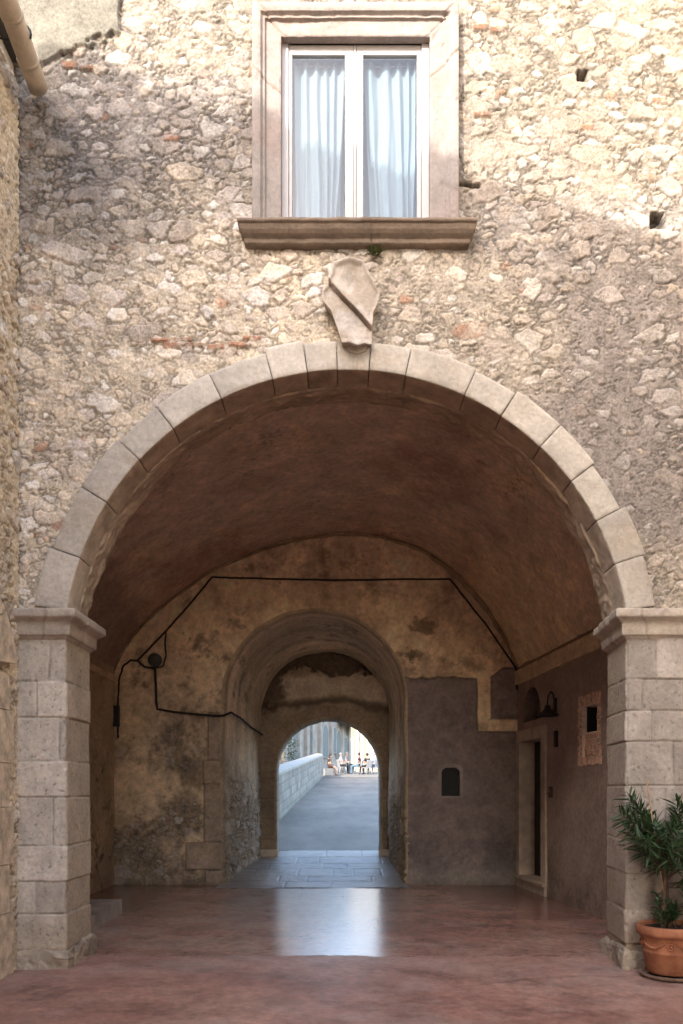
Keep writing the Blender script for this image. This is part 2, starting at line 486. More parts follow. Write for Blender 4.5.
# second skim of lime smears
sk = sst(.56, .68, fbm(U, V, 3.1, 520, 6, .6)) * (.55 + .4 * smear)
h = h * (1 - .55 * sk) + sk * .012 + sk * (fbm(U, V, 30, 522, 3) - .5) * .02
col = mix(col, mort * (.86 + .36 * fbm(U, V, 9, 521, 4))[..., None], sk * .8)
# thin brick courses let into the rubble
for (bx0, bx1, by, n) in ((150, 262, 340, 5), (160, 250, 347, 4), (470, 505, 29, 2), (60, 95, 66, 2), (470, 490, 117, 1), (575, 592, 126, 1), (648, 668, 100, 1), (246, 256, 70, 1), (160, 180, 142, 1)):
    w = (bx1 - bx0) / n
    for k in range(n):
        if n > 2 and rng.random() < .3: continue
        jx, jy = bx0 + w * k + rng.uniform(1, 4), by + rng.uniform(-2.5, 2.5)
        d = np.maximum(np.abs(px + wob * 4 - (jx + w * .42)) - w * .40, np.abs(py + wob * 5 - jy) - rng.uniform(2.0, 3.2)) / 109.4
        a = sst(-.004, .006, -d)
        h = np.where(a > .5, .018 + (fbm(U, V, 40, 530, 3) - .5) * .014, h)
        col = mix(col, rgb(.40, .215, .135) * rng.uniform(.75, 1.2), a * (.45 + .5 * (fbm(U, V, 14, 531, 3) > .42)))
# flat render left standing at the top left, with a broken lower edge
edge = 52 + 16 * np.sin(px * .045) + (fbm(U, V, 5, 540, 4) - .5) * 34 - .32 * np.clip(px - 60, 0, 200) * (px > 120)
pd = np.minimum(edge - py, (124 - px) + (fbm(U, V, 6, 541, 4) - .5) * 16)
pm = sst(-.5, 2.5, pd)
h = h * (1 - pm) + pm * (.034 + (fbm(U, V, 5, 542, 5) - .5) * .008)
col = mix(col, rgb(.31, .287, .235) * (.85 + .3 * fbm(U, V, 12, 543, 5))[..., None], pm)
col = col * (1 - .45 * np.exp(-((pd + 1) / 1.6) ** 2) * (fbm(U, V, 7, 544, 2) > .4))[..., None]
# putlog holes
for (hx, hy, hw, hh) in ((584, 77, 4.5, 5), (657, 220, 6, 7), (470, 186, 9, 1.4)):
    d = np.maximum(np.abs(px + wob * 8 - hx) - hw, np.abs(py + wob * 8 - hy) - hh)
    a = sst(-2, 1.5, -d)
    h = h - .11 * a; col = col * (1 - .5 * a)[..., None]
light_gain = 1 + .34 * warm - .20 * smear - .12 * sst(420, 560, wx) * sst(150, 330, wy) - .41 * (1 - sst(150, 300, wy))  # light painted in: left patch paler, top band and right side darker
col = col * light_gain[..., None]
# packed edge where the render of the jambs meets the wall (chipped strip right of the window)
r2 = np.sqrt((U - AC[0]) ** 2 + (V - AC[1]) ** 2)
near = np.exp(-np.clip(r2 - R_OUT, 0, 9) / .06)
h = h * (1 - .6 * near) - .012 * near
keep = (r2 > R_OUT - .09) & ~((U > -.64) & (U < .87) & (V > 6.70) & (V < 8.62))
P = np.stack([U, np.full_like(U, F), V], -1); Nn = np.zeros_like(P); Nn[..., 1] = -1
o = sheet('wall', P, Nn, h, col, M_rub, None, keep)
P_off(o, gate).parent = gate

# --- arch ring: every voussoir a wedge in one mesh
opts = [(37, 612), (50, 548), (87, 491), (118, 441), (155, 406), (208, 373), (265, 353), (303, 344), (336, 341), (371, 342), (411, 349), (476, 370), (516, 393), (558, 428), (593, 465), (622, 508), (642, 556), (655, 612)]
angs = []
for (x, y) in opts:
    angs.append(math.atan2(653 - y, x - 346))
Vs, Qs, Cs = [], [], []
vbase = 0
a_lo = math.asin(.415 / R_IN)
angs[0] = math.pi - math.asin(.42 / R_OUT); angs[-1] = math.asin(.42 / R_OUT)
for k in range(len(angs) - 1):
    a0, a1 = angs[k], angs[k + 1]
    g = .004
    ro = R_OUT + rng.uniform(-.03, .03); off = rng.uniform(-.008, .008)
    tone = rng.uniform(.84, 1.10)
    na, nr = max(8, int(abs(a0 - a1) * R_OUT / .014)), 24
    # cross-section path: back of outer edge -> front outer -> front inner -> soffit back
    prof = []
    for q in np.linspace(0, 1, 8): prof.append((ro, .10 - .10 * q * 1.0, 0))
    for q in np.linspace(0, 1, 26)[1:]: prof.append((ro + (R_IN - ro) * q, 0.0, 1))
    for q in np.linspace(0, 1, 30)[1:]: prof.append((R_IN + .0, .36 * q, 2))
    prof = np.array(prof)
    A = np.linspace(a0 - g / R_OUT, a1 + g / R_OUT, na)
    AA, II = np.meshgrid(A, np.arange(len(prof)))
    RR = prof[II, 0]; DD = prof[II, 1]
    # bevel: round arris and drop towards the joints
    ej = np.minimum(np.abs(AA - a0), np.abs(AA - a1)) * RR
    arr = np.minimum(np.abs(RR - R_IN) + DD * 0, 9)
    uu = AA * R_OUT + k * 3.1; vv = RR + DD
    chip = (fbm(uu, vv, 9, 700 + k, 4, .6) - .45)
    jd = .007 * np.exp(-(ej / (.007 + .012 * np.clip(chip, 0, 1))) ** 2)
    er_in = np.exp(-((np.abs(RR - R_IN) + np.abs(DD)) / (.018 + .03 * np.clip(chip, 0, 1))) ** 2)
    er_out = np.exp(-((np.abs(RR - ro) + np.abs(DD)) / .016) ** 2)
    nz = (fbm(uu, vv, 16, 740, 4) - .5) * .010
    Y = F - .05 + off + DD + jd * (DD < .001) + nz * (II > 7) * (DD < .01) + .006 * er_in + .008 * er_out
    Rr = RR - .0 + er_in * .005 - er_out * .008 + (jd + nz) * (DD > .001) * (RR < R_IN + .01)
    X = AC[0] + Rr * np.cos(AA); Z = np.maximum(AC[1] + Rr * np.sin(AA), 3.25)
    c = rgb(.56, .50, .425) * tone * (1.08 - .33 * (k / (len(angs) - 2)))  # colour darkened from left to right to even out the light
    c = np.ones(X.shape + (3,)) * c
    c = c * (.86 + .3 * fbm(uu, vv, 5, 760, 5))[..., None]
    c = mix(c, rgb(.40, .33, .25), sst(.55, .75, fbm(uu, vv, 3, 761, 5)) * .5)
    c = mix(c, rgb(.25, .20, .16), np.exp(-(ej / .004) ** 2) * .3)
    c = mix(c, mix(rgb(.50, .42, .33), rgb(.38, .265, .18), sst(.35, .80, np.sin(AA))) * (.55 + .9 * fbm(uu, vv, 8, 762, 5))[..., None], (DD > .004) * (RR < R_IN + .01) * .92)  # soffit shade painted in, browner and darker towards the crown
    nvv, nuu = X.shape
    Vs.append(np.stack([X, Y, Z], -1).reshape(-1, 3)); Cs.append(c.reshape(-1, 3))
    idx = np.arange(nvv * nuu).reshape(nvv, nuu) + vbase; vbase += nvv * nuu
    Qs.append(np.stack([idx[:-1, :-1], idx[1:, :-1], idx[1:, 1:], idx[:-1, 1:]], -1).reshape(-1, 4))
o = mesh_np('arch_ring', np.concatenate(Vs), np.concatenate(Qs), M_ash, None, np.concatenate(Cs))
P_off(o, gate).parent = gate
# --- rough inner ring behind the voussoirs
A = np.linspace(math.pi - .16, .16, 520)
prof = [(R_IN + .02, .31)] + [(R_IN - .008 * sst(0, 1, np.array(q)).item(), .315 + .02 * q) for q in np.linspace(0, 1, 5)] + [(R_IN - .008 + .03 * q, .335 + .33 * q) for q in np.linspace(0, 1, 34)[1:]]
prof = np.array(prof)
AA, II = np.meshgrid(A, np.arange(len(prof)))
uu = AA * 2.6; vv = prof[II, 1] + prof[II, 0]
nz = (fbm(uu, vv, 4, 770, 5, .6) - .5) * .09 * (II > 1) + (fbm(uu, vv, 20, 771, 3) - .5) * .015
Rr = prof[II, 0] + nz
X = AC[0] + Rr * np.cos(AA); Z = np.maximum(AC[1] + Rr * np.sin(AA), 3.25); Y = F - .05 + prof[II, 1] + nz * .3
c = mix(np.ones(X.shape + (3,)) * rgb(.46, .375, .285), rgb(.40, .28, .19), sst(.35, .85, np.sin(AA)))  # shade near the crown painted in, as on the soffit
c = c * (.55 + .9 * fbm(uu, vv, 4, 772, 5, .6))[..., None]
c = mix(c, rgb(.44, .34, .24), np.exp(-((prof[II, 1] - .335) / .03) ** 2) * (.3 + .5 * fbm(uu, vv, 5, 773, 4)))
V_ = np.stack([X, Y, Z], -1)
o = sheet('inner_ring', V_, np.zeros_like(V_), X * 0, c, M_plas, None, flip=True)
P_off(o, gate).parent = gate

# --- piers
def path_pts(poly, rad=.025, ds=.0105):
    """polyline in plan with rounded corners -> points, normals (left of travel), arc length"""
    out = []
    poly = [np.array(p, float) for p in poly]
    for i, p in enumerate(poly):
        if i in (0, len(poly) - 1): out.append(p); continue
        a, b = poly[i - 1] - p, poly[i + 1] - p
        a /= np.linalg.norm(a); b /= np.linalg.norm(b)
        p0, p1 = p + a * rad, p + b * rad
        for q in np.linspace(0, 1, 5):
            out.append((1 - q) ** 2 * p0 + 2 * q * (1 - q) * p + q * q * p1)
    out = np.array(out)
    L = np.concatenate([[0], np.cumsum(np.linalg.norm(np.diff(out, axis=0), axis=1))])
    s = np.arange(0, L[-1] + 1e-6, ds)
    pts = np.stack([np.interp(s, L, out[:, 0]), np.interp(s, L, out[:, 1])], -1)
    d = np.gradient(pts, axis=0); d /= np.linalg.norm(d, axis=1)[:, None]
    n = np.stack([d[:, 1], -d[:, 0]], -1)       # right of travel
    return pts, n, s

def pier(name, poly, sign, rows, joints, label, seed):
    root = link(bpy.data.objects.new(name, None), gate)
    if label: root['label'] = label
    pts, n, s = path_pts(poly)
    n = n * sign
    z = np.arange(0, 3.10, .0105)
    Us, Vz = np.meshgrid(s, z)
    P = np.zeros(Us.shape + (3,)); P[..., :2] = pts[None]; P[..., 2] = Vz
    Nn = np.zeros_like(P); Nn[..., :2] = n[None]
    d, bid = ashlar(Us, Vz, rows, joints, seed)
    chip = np.clip(fbm(Us, Vz, 7, seed + 20, 4, .6) - .42, 0, 1)
    jw = .004 + .022 * chip ** 1.5
    j = np.exp(-(d / jw) ** 2)
    corner = min(range(len(s)), key=lambda q: abs(pts[q][0] - poly[1][0]) + abs(pts[q][1] - poly[1][1]))
    dc = np.abs(Us - s[corner])
    arris = np.exp(-(dc / .02) ** 2) * np.clip(fbm(Us, Vz, 5, seed + 22, 4, .6) - .45, 0, 1)
    h = (bid - .5) * .016 - .016 * j + (fbm(Us, Vz, 3, seed + 23, 5) - .5) * .018 + (fbm(Us, Vz, 28, seed + 24, 3) - .5) * .007 - arris * .12
    pits = np.clip(fbm(Us, Vz, 44, seed + 25, 3) - .72, 0, 1)
    h -= pits * .06
    c = np.ones(P.shape) * (rgb(.56, .49, .41) if sign > 0 else rgb(.39, .34, .295))  # right pier painted darker to offset the stronger light on that side
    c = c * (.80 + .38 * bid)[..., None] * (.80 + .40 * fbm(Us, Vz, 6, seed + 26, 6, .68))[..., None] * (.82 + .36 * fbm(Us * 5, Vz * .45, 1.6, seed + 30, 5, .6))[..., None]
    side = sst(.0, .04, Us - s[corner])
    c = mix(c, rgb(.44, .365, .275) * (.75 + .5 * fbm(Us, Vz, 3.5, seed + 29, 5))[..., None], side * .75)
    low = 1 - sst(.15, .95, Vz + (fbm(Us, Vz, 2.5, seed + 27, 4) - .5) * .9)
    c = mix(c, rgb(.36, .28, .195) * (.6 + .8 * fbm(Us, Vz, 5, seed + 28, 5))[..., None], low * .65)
    c = mix(c, rgb(.13, .10, .08), j * (.45 + .8 * chip) * .8)
    c = c * (1 - np.clip(pits * 6, 0, .4))[..., None]
    o = sheet('shaft', P, Nn, h, c, M_ash, None, flip=sign < 0)
    P_off(o, gate).parent = root
    # capital swept along the same plan
    prof = np.array([(-.01, 3.02), (.008, 3.03), (.03, 3.05), (.052, 3.055), (.058, 3.075), (.06, 3.10), (.062, 3.15), (.07, 3.168), (.10, 3.185), (.132, 3.20), (.145, 3.207), (.15, 3.22), (.15, 3.25), (.148, 3.272), (.135, 3.284), (.05, 3.287), (-.05, 3.287), (-.3, 3.287)])
    prof[:, 1] -= .037; prof[:, 0] = np.where(prof[:, 0] > 0, prof[:, 0] * .78, prof[:, 0])
    Lp = np.concatenate([[0], np.cumsum(np.linalg.norm(np.diff(prof, axis=0), axis=1))])
    q = np.arange(0, Lp[-1], .008)
    po, pz = np.interp(q, Lp, prof[:, 0]), np.interp(q, Lp, prof[:, 1])
    # mitred offset: offset the plan polyline itself
    pp = [np.array(p, float) for p in poly]
    lines = []
    nr = []
    for a, b in zip(pp, pp[1:]):
        d_ = (b - a) / np.linalg.norm(b - a); nr.append(np.array((d_[1], -d_[0])) * sign)
    m = [nr[0]] + [(nr[i] + nr[i + 1]) / (1 + nr[i].dot(nr[i + 1])) for i in range(len(nr) - 1)] + [nr[-1]]
    Ls = np.concatenate([[0], np.cumsum([np.linalg.norm(b - a) for a, b in zip(pp, pp[1:])])])
    ss = np.unique(np.concatenate([np.arange(0, Ls[-1], .012), Ls]))
    base_ = np.stack([np.interp(ss, Ls, [p[i] for p in pp]) for i in (0, 1)], -1)
    mm = np.stack([np.interp(ss, Ls, [p[i] for p in m]) for i in (0, 1)], -1)
    SS, QQ = np.meshgrid(ss, np.arange(len(q)))
    nzc = (fbm(SS, q[QQ], 8, seed + 40, 5, .6) - .5)
    brk = np.clip(fbm(SS, q[QQ] * .3, 4, seed + 41, 4, .6) - .55, 0, 1) * np.clip((po[QQ] - .06) / .09, 0, 1)
    off = po[QQ] + nzc * .012 - brk * .22
    P = np.zeros(SS.shape + (3,)); P[..., :2] = base_[None] + mm[None] * off[..., None]; P[..., 2] = pz[QQ] + nzc * .008 - brk * .04
    c = np.ones(P.shape) * rgb(.47, .40, .33); c = c * (.72 + .5 * fbm(SS, q[QQ], 6, seed + 42, 5, .6))[..., None]
    c = mix(c, rgb(.22, .17, .13), np.clip(fbm(SS, q[QQ], 9, seed + 43, 4) - .58, 0, 1) * 2)
    for jx in (s[corner] - .21, s[corner] + .33):
        c = mix(c, rgb(.12, .09, .07), np.exp(-((SS - jx) / .006) ** 2) * .8)
    o = sheet('capital', P, np.zeros_like(P), SS * 0, c, M_ash, None, flip=sign < 0)
    P_off(o, gate).parent = root
    # worn plinth
    prof = np.array([(-.02, .175), (.01, .17), (.03, .155), (.042, .12), (.047, .06), (.05, -.02)])
    Lp = np.concatenate([[0], np.cumsum(np.linalg.norm(np.diff(prof, axis=0), axis=1))])
    q = np.arange(0, Lp[-1], .0095)
    po, pz = np.interp(q, Lp, prof[:, 0]), np.interp(q, Lp, prof[:, 1])
    SS, QQ = np.meshgrid(ss, np.arange(len(q)))
    nzc = (fbm(SS, q[QQ], 4.5, seed + 50, 5, .62) - .5)
    off = po[QQ] + nzc * .10 + (fbm(SS, q[QQ], 24, seed + 53, 3) - .5) * .02
    P = np.zeros(SS.shape + (3,)); P[..., :2] = base_[None] + mm[None] * off[..., None]; P[..., 2] = pz[QQ] + (fbm(SS, q[QQ] * 0, 4, seed + 51, 4) - .5) * .12 * (pz[QQ] > .1)
    c = np.ones(P.shape) * rgb(.37, .30, .225); c = c * (.35 + 1.2 * fbm(SS, q[QQ], 5, seed + 52, 5, .65))[..., None]
    o = sheet('plinth', P, np.zeros_like(P), SS * 0, c, M_ash, None, flip=sign > 0)
    P_off(o, gate).parent = root
    return root

rows = [0.0, .19, .49, .785, 1.115, 1.555, 1.88, 2.27, 2.60, 3.12]
rows = [0.0, PZ(949), PZ(913), PZ(881), PZ(845), PZ(797), PZ(761), PZ(718), PZ(682), 3.12]
xl, xr = -2.514, 2.566
yf = F - .05
u0 = -3.02
lj = [[9], [9], [PX(37) - u0], [9], [PX(55) - u0], [PX(75) - u0], [PX(61) - u0], [PX(39) - u0], [PX(51) - u0]]
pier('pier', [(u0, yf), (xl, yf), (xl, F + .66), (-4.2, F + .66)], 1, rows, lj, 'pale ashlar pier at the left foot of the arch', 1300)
rows2 = [0.0, .22, .53, .86, 1.17, 1.66, 2.06, 2.34, 2.63, 3.12]
uR = 4.42
rj = [[.6, 1.3], [.55, 1.25], [.8, 1.5], [1.1, 1.62], [.7, 1.3, 1.7], [.9, 1.5], [.4, 1.2, 1.73], [1.0, 1.69], [.6, 1.41, 1.9]]
rj = [[uR - PX(x) for x in (q, q + 70, q + 125)] for q in (676, 652, 668, 640, 664, 672, 650, 641, 654)]
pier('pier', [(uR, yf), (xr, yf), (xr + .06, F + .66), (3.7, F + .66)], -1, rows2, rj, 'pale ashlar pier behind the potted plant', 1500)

# --- back face of the front wall, inside the hall
U, V = np.meshgrid(np.arange(-4.3, 3.8, .06), np.arange(0, 6.4, .06))
r2 = np.sqrt((U - AC[0]) ** 2 + (V - AC[1]) ** 2)
keep = ~(((r2 < R_IN + .05) & (V > 2.87)) | ((np.abs(U - .03) < 2.62) & (V < 3.1)))
P = np.stack([U, np.full_like(U, F + .67), V], -1); Nn = np.zeros_like(P); Nn[..., 1] = 1
c = np.ones(P.shape) * rgb(.26, .19, .14)
P_off(sheet('inner_face', P, Nn, U * 0, c, M_plas, None, keep, flip=True), gate).parent = gate

# --- masses above and beside (unseen, sized to shade the road and keep stray light out)
mb = MB(); mb.box(-30, 8, F + .03, 17.1, 9.31, 21.4); mb.box(-8, 8, 8.6, 17.1, 6.5, 9.30); mb.box(4.41, 8, F + .03, 17.1, 0, 9.30); mb.box(-30, -4.4, F + .03, 17.1, 0, 9.30)
P_off(mb.build('shadow_masses', M_block), gate).parent = gate

# --- window
win = link(bpy.data.objects.new('window', None), gate); win['label'] = 'white double casement window in a moulded stone surround'
YS = F - .05
wx0, wx1, wz0, wz1 = PX(281, YS), PX(430, YS), 6.73, PZ(36, YS)
ox0, ox1, oz1 = PX(252, F - .1), PX(460, F - .1), PZ(9)
# surround: sweep a moulded profile round three sides
def sweep_surround():
    # profile: (distance outward from the opening, proudness in front of the wall)
    prof = [(0, -.16), (0, -.04), (0, .045), (.012, .05), (.14, .05), (.148, .06), (.152, .075), (.17, .075), (.178, .085), (.19, .105), (.21, .11), (.235, .112), (.262, .11), (.266, .10), (.268, -.03)]
    prof = np.array(prof); sc = (wx0 - ox0) / .268; prof[:, 0] *= sc
    Lp = np.concatenate([[0], np.cumsum(np.linalg.norm(np.diff(prof, axis=0), axis=1))])
    q = np.unique(np.concatenate([np.arange(0, Lp[-1], .009), Lp]))
    po, pd = np.interp(q, Lp, prof[:, 0]), np.interp(q, Lp, prof[:, 1])
    pp = [np.array(p) for p in ((wx0, wz0), (wx0, wz1), (wx1, wz1), (wx1, wz0))]
    m = [np.array((-1, 0)), np.array((-1, 1)), np.array((1, 1)), np.array((1, 0))]
    Ls = np.concatenate([[0], np.cumsum([np.linalg.norm(b - a) for a, b in zip(pp, pp[1:])])])
    ss = np.unique(np.concatenate([np.arange(0, Ls[-1], .012), Ls]))
    bx = np.stack([np.interp(ss, Ls, [p[i] for p in pp]) for i in (0, 1)], -1)
    mm = np.stack([np.interp(ss, Ls, [p[i] for p in m]) for i in (0, 1)], -1)
    SS, QQ = np.meshgrid(ss, np.arange(len(q)))
    nz = (fbm(SS, q[QQ], 7, 810, 5, .6) - .5)
    P = np.zeros(SS.shape + (3,))
    xz = bx[None] + mm[None] * po[QQ][..., None]
    P[..., 0] = xz[..., 0]; P[..., 2] = xz[..., 1]
    chip = np.clip(fbm(SS, q[QQ], 6, 812, 4, .6) - .6, 0, 1)
    P[..., 1] = F - pd[QQ] + nz * .010 + chip * .05
    c = np.ones(P.shape) * rgb(.265, .232, .212); c = c * (.86 + .28 * fbm(SS, q[QQ], 5, 811, 5, .6))[..., None]
    c = mix(c, rgb(.27, .205, .18), sst(.45, .68, fbm(SS, q[QQ], 2.5, 813, 4)) * .5)
    for jz, jd in ((PZ(97) - wz0, 1), (Ls[-1] - (PZ(82) - wz0), 1), (PZ(37) - wz0, 1), (Ls[2] - .02, .5)):
        j = np.exp(-((SS - jz + (nz) * .03) / .007) ** 2)
        P[..., 1] += .014 * j; c = mix(c, rgb(.22, .15, .10), j * .75 * jd)
    return P, c
P, c = sweep_surround()
P_off(sheet('surround', P, np.zeros_like(P), P[..., 0] * 0, c, M_ash, None, flip=True), gate).parent = win
# sill: moulded slab, two stones
def sweep_sill():
    prof = np.array([(-.10, .0), (.0, .0), (.15, .0), (.162, -.006), (.165, -.024), (.16, -.036), (.145, -.044), (.14, -.06), (.13, -.085), (.11, -.11), (.085, -.13), (.075, -.138), (.07, -.172), (.055, -.184), (.0, -.188), (-.05, -.188)])
    Lp = np.concatenate([[0], np.cumsum(np.linalg.norm(np.diff(prof, axis=0), axis=1))])
    q = np.unique(np.concatenate([np.arange(0, Lp[-1], .009), Lp]))
    po, pd = np.interp(q, Lp, prof[:, 0]), np.interp(q, Lp, prof[:, 1])
    x0, x1 = PX(250), PX(464)
    pp = [np.array(p) for p in ((x0, F + .05), (x0, F), (x1, F), (x1, F + .05))]
    m = [np.array((-1, 0)), np.array((-1, -1)), np.array((1, -1)), np.array((1, 0))]
    m[0] = np.array((-.6, 0.)); m[1] = np.array((-.6, -1)); m[2] = np.array((.6, -1)); m[3] = np.array((.6, 0))
    Ls = np.concatenate([[0], np.cumsum([np.linalg.norm(b - a) for a, b in zip(pp, pp[1:])])])
    ss = np.unique(np.concatenate([np.arange(0, Ls[-1], .012), Ls]))
    bx = np.stack([np.interp(ss, Ls, [p[i] for p in pp]) for i in (0, 1)], -1)
    mm = np.stack([np.interp(ss, Ls, [p[i] for p in m]) for i in (0, 1)], -1)
    SS, QQ = np.meshgrid(ss, np.arange(len(q)))
    nz = (fbm(SS, q[QQ], 9, 820, 5, .6) - .5)
    P = np.zeros(SS.shape + (3,))
    xy = bx[None] + mm[None] * (po[QQ] + nz * .014)[..., None]
    P[..., :2] = xy; P[..., 2] = 6.742 + pd[QQ] + nz * .008
    c = np.ones(P.shape) * rgb(.21, .16, .12); c = c * (.55 + .85 * fbm(SS * .5, q[QQ], 7, 821, 5, .65))[..., None]
    c = mix(c, rgb(.36, .30, .25), (QQ < 8) * .5 + 0 * SS)
    j = np.exp(-((P[..., 0] - PX(371)) / .006) ** 2)
    P[..., 1] += .012 * j; c = mix(c, rgb(.10, .07, .05), j * .8)
    return P, c
P, c = sweep_sill()
P_off(sheet('sill', P, np.zeros_like(P), P[..., 0] * 0, c, M_ash, None, flip=False), gate).parent = win
# casement frame
gx = [(PX(292), PX(345)), (PX(363), PX(417))]
yw = F + .07
YW = yw - .03
gx = [(PX(292, YW), PX(345, YW)), (PX(363, YW), PX(417, YW))]
gz0, gz1 = 6.80, PZ(55, YW)
mb = MB()
e = .004
mb.box(wx0 + .002, PX(288.5, YW), yw - .045, yw + .06, wz0, wz1)             # fixed frame
mb.box(PX(421.5, YW), wx1 - .002, yw - .045, yw + .06, wz0, wz1)
mb.box(PX(288.5, YW) + e, PX(421.5, YW) - e, yw - .045, yw + .06, PZ(44, YW), wz1)
mb.box(PX(288.5, YW) + e, PX(421.5, YW) - e, yw - .04, yw + .06, wz0 - .002, gz0 - .014)
mb.bevel(.006)
P_off(mb.build('frame', M_white), gate).parent = win
for k, (a, b) in enumerate(gx):
    s0 = PX(289, YW) if k == 0 else PX(356.5, YW); s1 = PX(353.5, YW) if k == 0 else PX(421, YW)
    mb = MB(); yy = yw - .03
    mb.box(s0, a, yy, yy + .05, gz0, gz1); mb.box(b, s1, yy, yy + .05, gz0, gz1)
    mb.box(s0, s1, yy, yy + .05, gz1 + .001, PZ(44.8, YW)); mb.box(s0, s1, yy, yy + .05, gz0 - .012, gz0 - .001)
    mb.bevel(.006)
    P_off(mb.build('sash', M_white), gate).parent = win
    mb = MB(); mb.bm.faces.new([mb.bm.verts.new(v) for v in ((a + .002, yy + .02, gz0 + .001), (b - .002, yy + .02, gz0 + .001), (b - .002, yy + .02, gz1 - .001), (a + .002, yy + .02, gz1 - .001))])
    P_off(mb.build('pane', M_glass), gate).parent = win
mb = MB(); mb.box(PX(354), PX(356), yw - .035, yw - .01, gz0, PZ(45, YW)); mb.bevel(.003)
P_off(mb.build('meeting_strip', M_white), gate).parent = win
# the room behind
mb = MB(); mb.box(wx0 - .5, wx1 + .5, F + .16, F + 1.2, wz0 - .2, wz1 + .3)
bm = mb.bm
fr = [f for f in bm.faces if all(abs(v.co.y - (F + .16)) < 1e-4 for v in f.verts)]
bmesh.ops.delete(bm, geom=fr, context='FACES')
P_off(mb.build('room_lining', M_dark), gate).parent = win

# curtains: hang in the window, things of their own
def curtain(x0, x1, label, seed, spread):
    zt, zb = gz1 + .03, gz0 - .05
    Uc, Vc = np.meshgrid(np.linspace(0, 1, 260), np.linspace(0, 1, 150))
    ph = Uc * 4.6 * 2 * math.pi + 2.2 * np.sin(Uc * 5 + seed) + 9 * (fbm(Uc, Vc * .35, 3, seed, 3) - .5) * (.3 + Vc)
    d = .026 * np.sin(ph) * (.45 + .8 * fbm(Uc, Vc * .5, 4, seed + 3, 3)) + .012 * np.sin(ph * .37 + 1) * Vc
    w0, w1 = x0 - .0, x1
    xx = w0 + (w1 - w0) * (Uc + (Vc) * (spread[0] * (1 - Uc) + spread[1] * Uc))
    P = np.stack([xx, F + .155 + d + .02 * (fbm(Uc, Vc, 3, seed + 5, 3) - .5), zt + (zb - zt) * Vc - .012 * np.abs(np.sin(ph / 2)) * (Vc < .02)], -1)
    # hem at the top with a rod
    root = thing('curtain', label, 'curtain', ((x0 + x1) / 2, F + .155, zb))
    o = sheet('cloth', P, np.zeros_like(P), Uc * 0, np.ones(P.shape), M_curt, None)
    P_off(o, root).parent = root
    mb = MB(); mb.tube([(x0 - .04, F + .16, zt - .03), (x1 + .04, F + .16, zt - .03)], .006, 8)
    P_off(mb.build('rod', M_white), root).parent = root
curtain(PX(294, F + .1), PX(345.5, F + .1), 'white net curtain behind the left casement, blue gaps along its edges', 3, (.03, -.13))
curtain(PX(364, F + .1), PX(416, F + .1), 'white net curtain behind the right casement, drawn away from its left edge', 8, (.14, -.02))

# --- carved shield over the keystone
sh = [(305, 115), (385, 140), (415, 200), (440, 260), (485, 340), (470, 410), (445, 470), (440, 560), (437, 670), (400, 666), (355, 690), (310, 672), (264, 672), (235, 560), (200, 450), (150, 370), (150, 310), (180, 265), (205, 215), (215, 150), (262, 132)]
YH = F - .14
sh = [(PX(300 + u / 6.21, YH), PZ(235 + v / 6.21, YH)) for u, v in sh]
sh = [(.07 + (x - .07) * 1.08, 5.66 + (z - 5.66) * .93) for x, z in sh]
cx, cz = sum(p[0] for p in sh) / len(sh), sum(p[1] for p in sh) / len(sh)
nr_, K = 40, 220
shp = np.array(sh + [sh[0]]); Lsh = np.concatenate([[0], np.cumsum(np.linalg.norm(np.diff(shp, axis=0), axis=1))])
tt = np.linspace(0, Lsh[-1], K)
bx, bz = np.interp(tt, Lsh, shp[:, 0]), np.interp(tt, Lsh, shp[:, 1])
rings = np.concatenate([np.linspace(0, 1, nr_), np.ones(10)])
II, KK = np.meshgrid(np.arange(len(rings)), np.arange(K), indexing='ij')
rr = rings[II]
X = cx + (bx[KK] - cx) * rr; Z = cz + (bz[KK] - cz) * rr
zz = (Z - cz); xx = (X - cx)
depth = .15 + .06 * zz - .65 * xx ** 2                       # leans out at the top, convex
ax, az = PX(300 + 170 / 6.21, YH), PZ(235 + 280 / 6.21, YH); bx2, bz2 = PX(300 + 440 / 6.21, YH), PZ(235 + 565 / 6.21, YH)
dl = math.hypot(bx2 - ax, bz2 - az); nx, nz_ = -(bz2 - az) / dl, (bx2 - ax) / dl
dd = (X - ax) * nx + (Z - az) * nz_
depth = depth + .9 * np.clip(xx, 0, 1) * 0 - .034 * sst(-.003, .004, -dd) - .016 * np.exp(-((dd + .004) / .009) ** 2) + .035 * sst(.02, .22, -dd) + .03 * np.exp(-np.clip(dd, 0, 9) / .10) * (dd > 0) - .05 * np.exp(-((zz - .16) / .16) ** 2 - (xx / .11) ** 2)     # lower half cut back along the bend

depth = depth + .018 * sst(.86, .97, rr) + (fbm(X, Z, 14, 830, 5, .6) - .5) * .016
back = np.clip((II - nr_ + 1) / 10, 0, 1)
Y = F - depth * (1 - back) + .03 * back
sc = 1 - .10 * back; X = cx + (X - cx) * sc; Z = cz + (Z - cz) * sc
P = np.stack([X, Y, Z], -1)
c = np.ones(P.shape) * rgb(.50, .44, .385); c = c * (.60 + .72 * fbm(X, Z, 11, 831, 6, .7))[..., None]
c = mix(c, rgb(.36, .28, .20), sst(.5, .7, fbm(X, Z, 6, 832, 4)) * .5); c = mix(c, rgb(.24, .18, .13), back * .5)
c = mix(c, rgb(.16, .11, .08), np.exp(-(dd / .006) ** 2) * (rr < .97) * .7)  # shadow line along the band painted in
crest = thing('carved_shield', 'weathered blank stone shield with a diagonal band above the crown of the arch', 'carving', (cx, F, PZ(345)))
P_off(sheet('shield', P, np.zeros_like(P), X * 0, c, M_ash, None, flip=False), crest).parent = crest
mb = MB()
